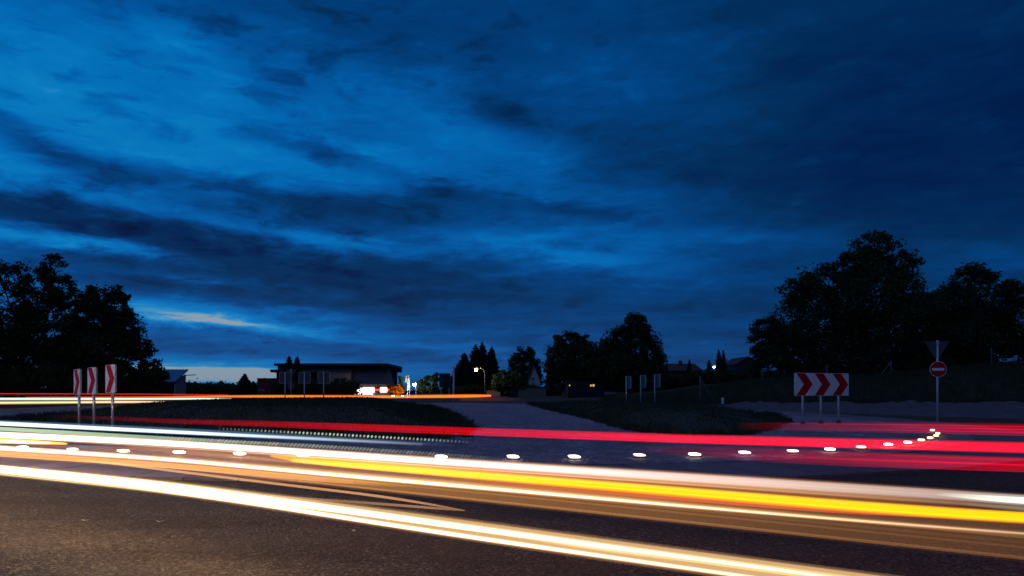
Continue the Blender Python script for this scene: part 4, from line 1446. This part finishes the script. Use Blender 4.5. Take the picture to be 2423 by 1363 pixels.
house('house', 'small house with a pale triangular gable beside the medium tree', 1250, 1278, 866, 902, 108, 9, M['wallwhite'], M['rooftile'], True, [(1260, 1263.5, 894, 901)])
house('house', 'long low dark house with antenna right of the domed tree', 1568, 1664, 858, 876, 130, 9, M['walldark'], M['rooftile'], chimney=(1622, 851))
house('house', 'dark gabled house at the left foot of the right-hand trees', 1744, 1796, 846, 862, 126, 9, M['walldark'], M['rooftile'], True)
house('house', 'low dark house with small lit windows under the round tree', 1338, 1436, 898, 906, 82, 7, M['black'], M['black'], False,
      [(1346.5, 1349, 910.5, 913.5), (1396.5, 1399.5, 910, 914.5), (1402, 1406.5, 909.5, 914.5)], M['warmwin'])
an = empty('roof_antenna', (hx(1592, 130), 134.5, zz(858, 130)), 'thin roof antenna on the long low dark house', 'antenna')
MB().tube([(0, 0, -.3), (0, 0, 1.5)], .04, 6).build('mast', M['black'], an)
for z in (1.0, 1.25, 1.45):
    MB().tube([(-.7, 0, z), (.7, 0, z)], .025, 5).build('rod', M['black'], an)

# tan garden wall, in two lengths either side of the squat tree
for lab, u0, u1, v0 in (('short low tan wall behind the end of the orange trail', 1152, 1184, 925.5), ('longer tan garden wall below the white gabled house', 1226, 1292, 920.5)):
    Y = 98.0
    x0, x1 = hx(u0, Y), hx(u1, Y)
    r = empty('garden_wall', ((x0 + x1) / 2, Y, h1((x0 + x1) / 2, Y)), lab, 'wall')
    hw = (x1 - x0) / 2
    zt = zz(v0, Y) - r.location.z
    MB().box(-hw, hw, 0, .3, -.1, zt).build('wall', M['stonewall'], r)
    MB().box(-hw - .05, hw + .05, -.06, .36, zt + .002, zt + .1).build('coping', M['wallgrey'], r)

# billboard
Y = 82.0
bb = empty('billboard', (hx(1053, Y), Y, h1(hx(1053, Y), Y)), 'dark blank billboard on legs beside the tall pale post', 'billboard')
pbox('panel', 1039.5, 1066, 883.5, 917, Y, .12, M['black'], bb)
for u in (1043, 1062.5):
    pbox('leg', u - .9, u + .9, 917.2, 950, Y, .1, M['steel'], bb, .01)
# tall pale post
Y = 60.0
x = hx(1073.5, Y)
pp = empty('pole', (x, Y, h1(x, Y)), 'tall pale pinkish post standing behind the orange trail', 'post')
MB().tube([(0, 0, -.2), (0, 0, zz(867.5, Y) - h1(x, Y))], [.095, .085], 12).build('shaft', M['palepost'], pp, True)
MB().tube([(0, 0, zz(867.5, Y) - h1(x, Y) + .001), (0, 0, zz(866, Y) - h1(x, Y))], [.09, .04], 12).build('cap', M['palepost'], pp)
# flags
for k, (u, v0, v1, lab) in enumerate(((962.5, 889, 905, 'short white banner flag beside the green shrub'), (967.5, 888, 923, 'long white banner flag left of the white street lamp'))):
    Y = 96.0
    x = hx(u, Y)
    f = empty('banner_flag', (x, Y, h1(x, Y)), lab, 'flag')
    MB().tube([(.09, 0, -.2), (.09, 0, zz(884.5, Y) - h1(x, Y))], .035, 8).build('pole', M['steel'], f)
    pts = []
    za, zb = zz(v0, Y) - h1(x, Y), zz(v1, Y) - h1(x, Y)
    vs, fs = [], []
    for i in range(9):
        z = za + (zb - za) * i / 8
        for j in range(4):
            vs.append((.05 - .085 * j, .03 * math.sin(i * 1.1 + j), z))
    for i in range(8):
        for j in range(3):
            a = i * 4 + j
            fs.append((a, a + 1, a + 5, a + 4))
    obj('cloth', vs, fs, M['wallwhite'], f, True)


def street_lamp(label, u, v, Y, poleu, mat, polem, curved):
    x, xp = hx(u, Y), hx(poleu, Y)
    z = zz(v, Y)
    z0 = h1(xp, Y)
    r = empty('street_lamp', (xp, Y, z0), label, 'street lamp')
    hz_ = z - z0
    dx_ = x - xp
    if curved:
        pts = [(0, 0, -.3), (0, 0, hz_ * .55), (0, 0, hz_ - .55), (dx_ * .08, 0, hz_ - .15), (dx_ * .3, 0, hz_ + .18), (dx_ * .7, 0, hz_ + .28)]
    else:
        pts = [(0, 0, -.3), (0, 0, hz_ * .5), (0, 0, hz_ + .25), (dx_ * .6, 0, hz_ + .3)]
    MB().tube(pts, [.09, .075, .065, .06, .05, .045][:len(pts)], 10).build('pole', polem, r, True)
    MB().tube([(dx_ * .6, 0, hz_ + .27), (dx_ * .8, 0, hz_ + .27), (dx_ * 1.2 + .2 * (1 if dx_ > 0 else -1), 0, hz_ + .2)], [.08, .17, .1], 8).build('head', polem, r, True)
    lv, lf_ = [], []
    for i in range(5):
        a = math.pi * (.5 + .5 * i / 4)
        for k in range(10):
            q = 2 * math.pi * k / 10
            lv.append((dx_ + .2 * math.sin(a) * math.cos(q), .2 * math.sin(a) * math.sin(q), hz_ + .05 + .22 * math.cos(a)))
    for i in range(4):
        for k in range(10):
            k2 = (k + 1) % 10
            lf_.append((i * 10 + k, i * 10 + k2, (i + 1) * 10 + k2, (i + 1) * 10 + k))
    lf_.append(tuple(range(10)))
    obj('lamp_glass', lv, lf_, mat, r, True)
    return r


street_lamp('lit warm street lamp with a curved arm in front of the spruces', 1126.5, 875, 92, 1147.5, M['lampwarm'], M['greenpole'], True)
street_lamp('lit white street lamp right of the banner flags', 980, 910.5, 95, 985, M['lampwhite'], M['steel'], False)
street_lamp('small white lamp between two dark spruces beyond the right bank', 1689.5, 868.5, 118, 1693, M['lampsmall'], M['steel'], False)

# lit planting right of the shop
Y = 97.0
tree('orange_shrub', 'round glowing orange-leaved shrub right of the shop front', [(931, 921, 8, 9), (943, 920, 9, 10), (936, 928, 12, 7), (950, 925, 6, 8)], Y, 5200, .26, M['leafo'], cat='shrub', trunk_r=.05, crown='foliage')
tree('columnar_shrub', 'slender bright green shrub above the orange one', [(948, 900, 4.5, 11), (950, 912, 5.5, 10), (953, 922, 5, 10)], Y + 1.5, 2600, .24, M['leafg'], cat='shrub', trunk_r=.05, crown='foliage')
for lab, u, dy, mt, s in (('small orange spotlight added to light the orange shrub', 938, -2.6, M['spotorange'], .16), ('small pale spotlight added to light the green shrub', 957, -1.6, M['spotgreen'], .13)):
    x = hx(u, Y)
    sp_ = empty('added_spotlight', (x, Y + dy, h1(x, Y + dy)), lab, 'spotlight')  # invented fixture, added to brighten the shrub behind it
    MB().box(-.2, .2, -.1, .1, 0, .12).build('housing', M['black'], sp_)
    MB().box(-s, s, -.02, .09, .122, .16).build('lens', mt, sp_)

# litter bin near the wall
Y = 90.0
x = hx(1216, Y)
lb = empty('litter_bin', (x, Y, h1(x, Y)), 'dark squat bin in front of the squat bushy tree', 'bin')
MB().prism([(-.55, 0), (.55, 0), (.62, 1.0), (-.62, 1.0)], -.4, .4).build('body', M['black'], lb)
MB().prism([(-.66, 1.003), (.66, 1.003), (.6, 1.12), (-.6, 1.12)], -.44, .44).build('lid', M['darkfoot'], lb)

# fence posts along the right bank
for lab, u, v0, v1, Y, brace in (('fence post with right-leaning brace, leftmost on the bank', 1657, 889, 956, 46, 1), ('bare fence post left of the chevron row on the bank', 1804, 870, 906, 56, 0),
                                 ('fence post rising directly behind the chevron row', 1957, 864, 893, 57, 0), ('braced fence post between the chevron row and the no-entry sign', 2108.5, 853, 905, 57, -1),
                                 ('fence post right of the no-entry sign near the right edge', 2346, 823, 870, 58, 0)):
    x = hx(u, Y)
    z0 = h1(x, Y)
    f = empty('fence_post', (x, Y, z0), lab, 'fence post', 'fence posts along the right bank')
    ht = zz(v0, Y) - z0
    MB().tube([(0, 0, -.3), (0, 0, ht - .06), (0, 0, ht)], [.075, .07, .04], 8).build('post', M['wood'], f, True)
    if brace:
        MB().tube([(0, .02, ht - .15), (brace * 1.15, .02, -.15)], .045, 8).build('brace', M['wood'], f, True)
        if brace < 0:
            MB().tube([(0, -.03, ht - .6), (.9, -.03, -.1)], .03, 6).build('brace', M['wood'], f, True)

# small things lying on the near asphalt
for lab, u, v, s in (('dry pale leaf on the near asphalt, left one of two', 201, 1233, .05), ('dry pale leaf on the near asphalt, right one of two', 378, 1236, .05), ('tiny pale stone on the asphalt below the broad white trail', 837, 1258, .02)):
    x, y = ground(u, v)
    vs = []
    n = 9
    if s > .03:
        for i in range(n):
            a = 2 * math.pi * i / n
            rr_ = s * (1 + .25 * math.sin(3 * a))
            vs.append((x + rr_ * math.cos(a), y + .45 * rr_ * math.sin(a), h1(x, y) + .004 + .02 * abs(math.cos(a))))
        vs.append((x, y, h1(x, y) + .008))
        fs = [(n, i, (i + 1) % n) for i in range(n)]
        o = obj('fallen_leaf', vs, fs, M['litter'])
        tag(o, lab, 'leaf')
    else:
        mb = MB().tube([(x - s, y, h1(x, y) + s * .6), (x - s * .4, y, h1(x, y) + s * .7), (x + s * .5, y, h1(x, y) + s * .65), (x + s, y, h1(x, y) + s * .5)], [s * .3, s * .7, s * .65, s * .25], 7)
        o = mb.build('pebble', M['litter'])
        tag(o, lab, 'stone')
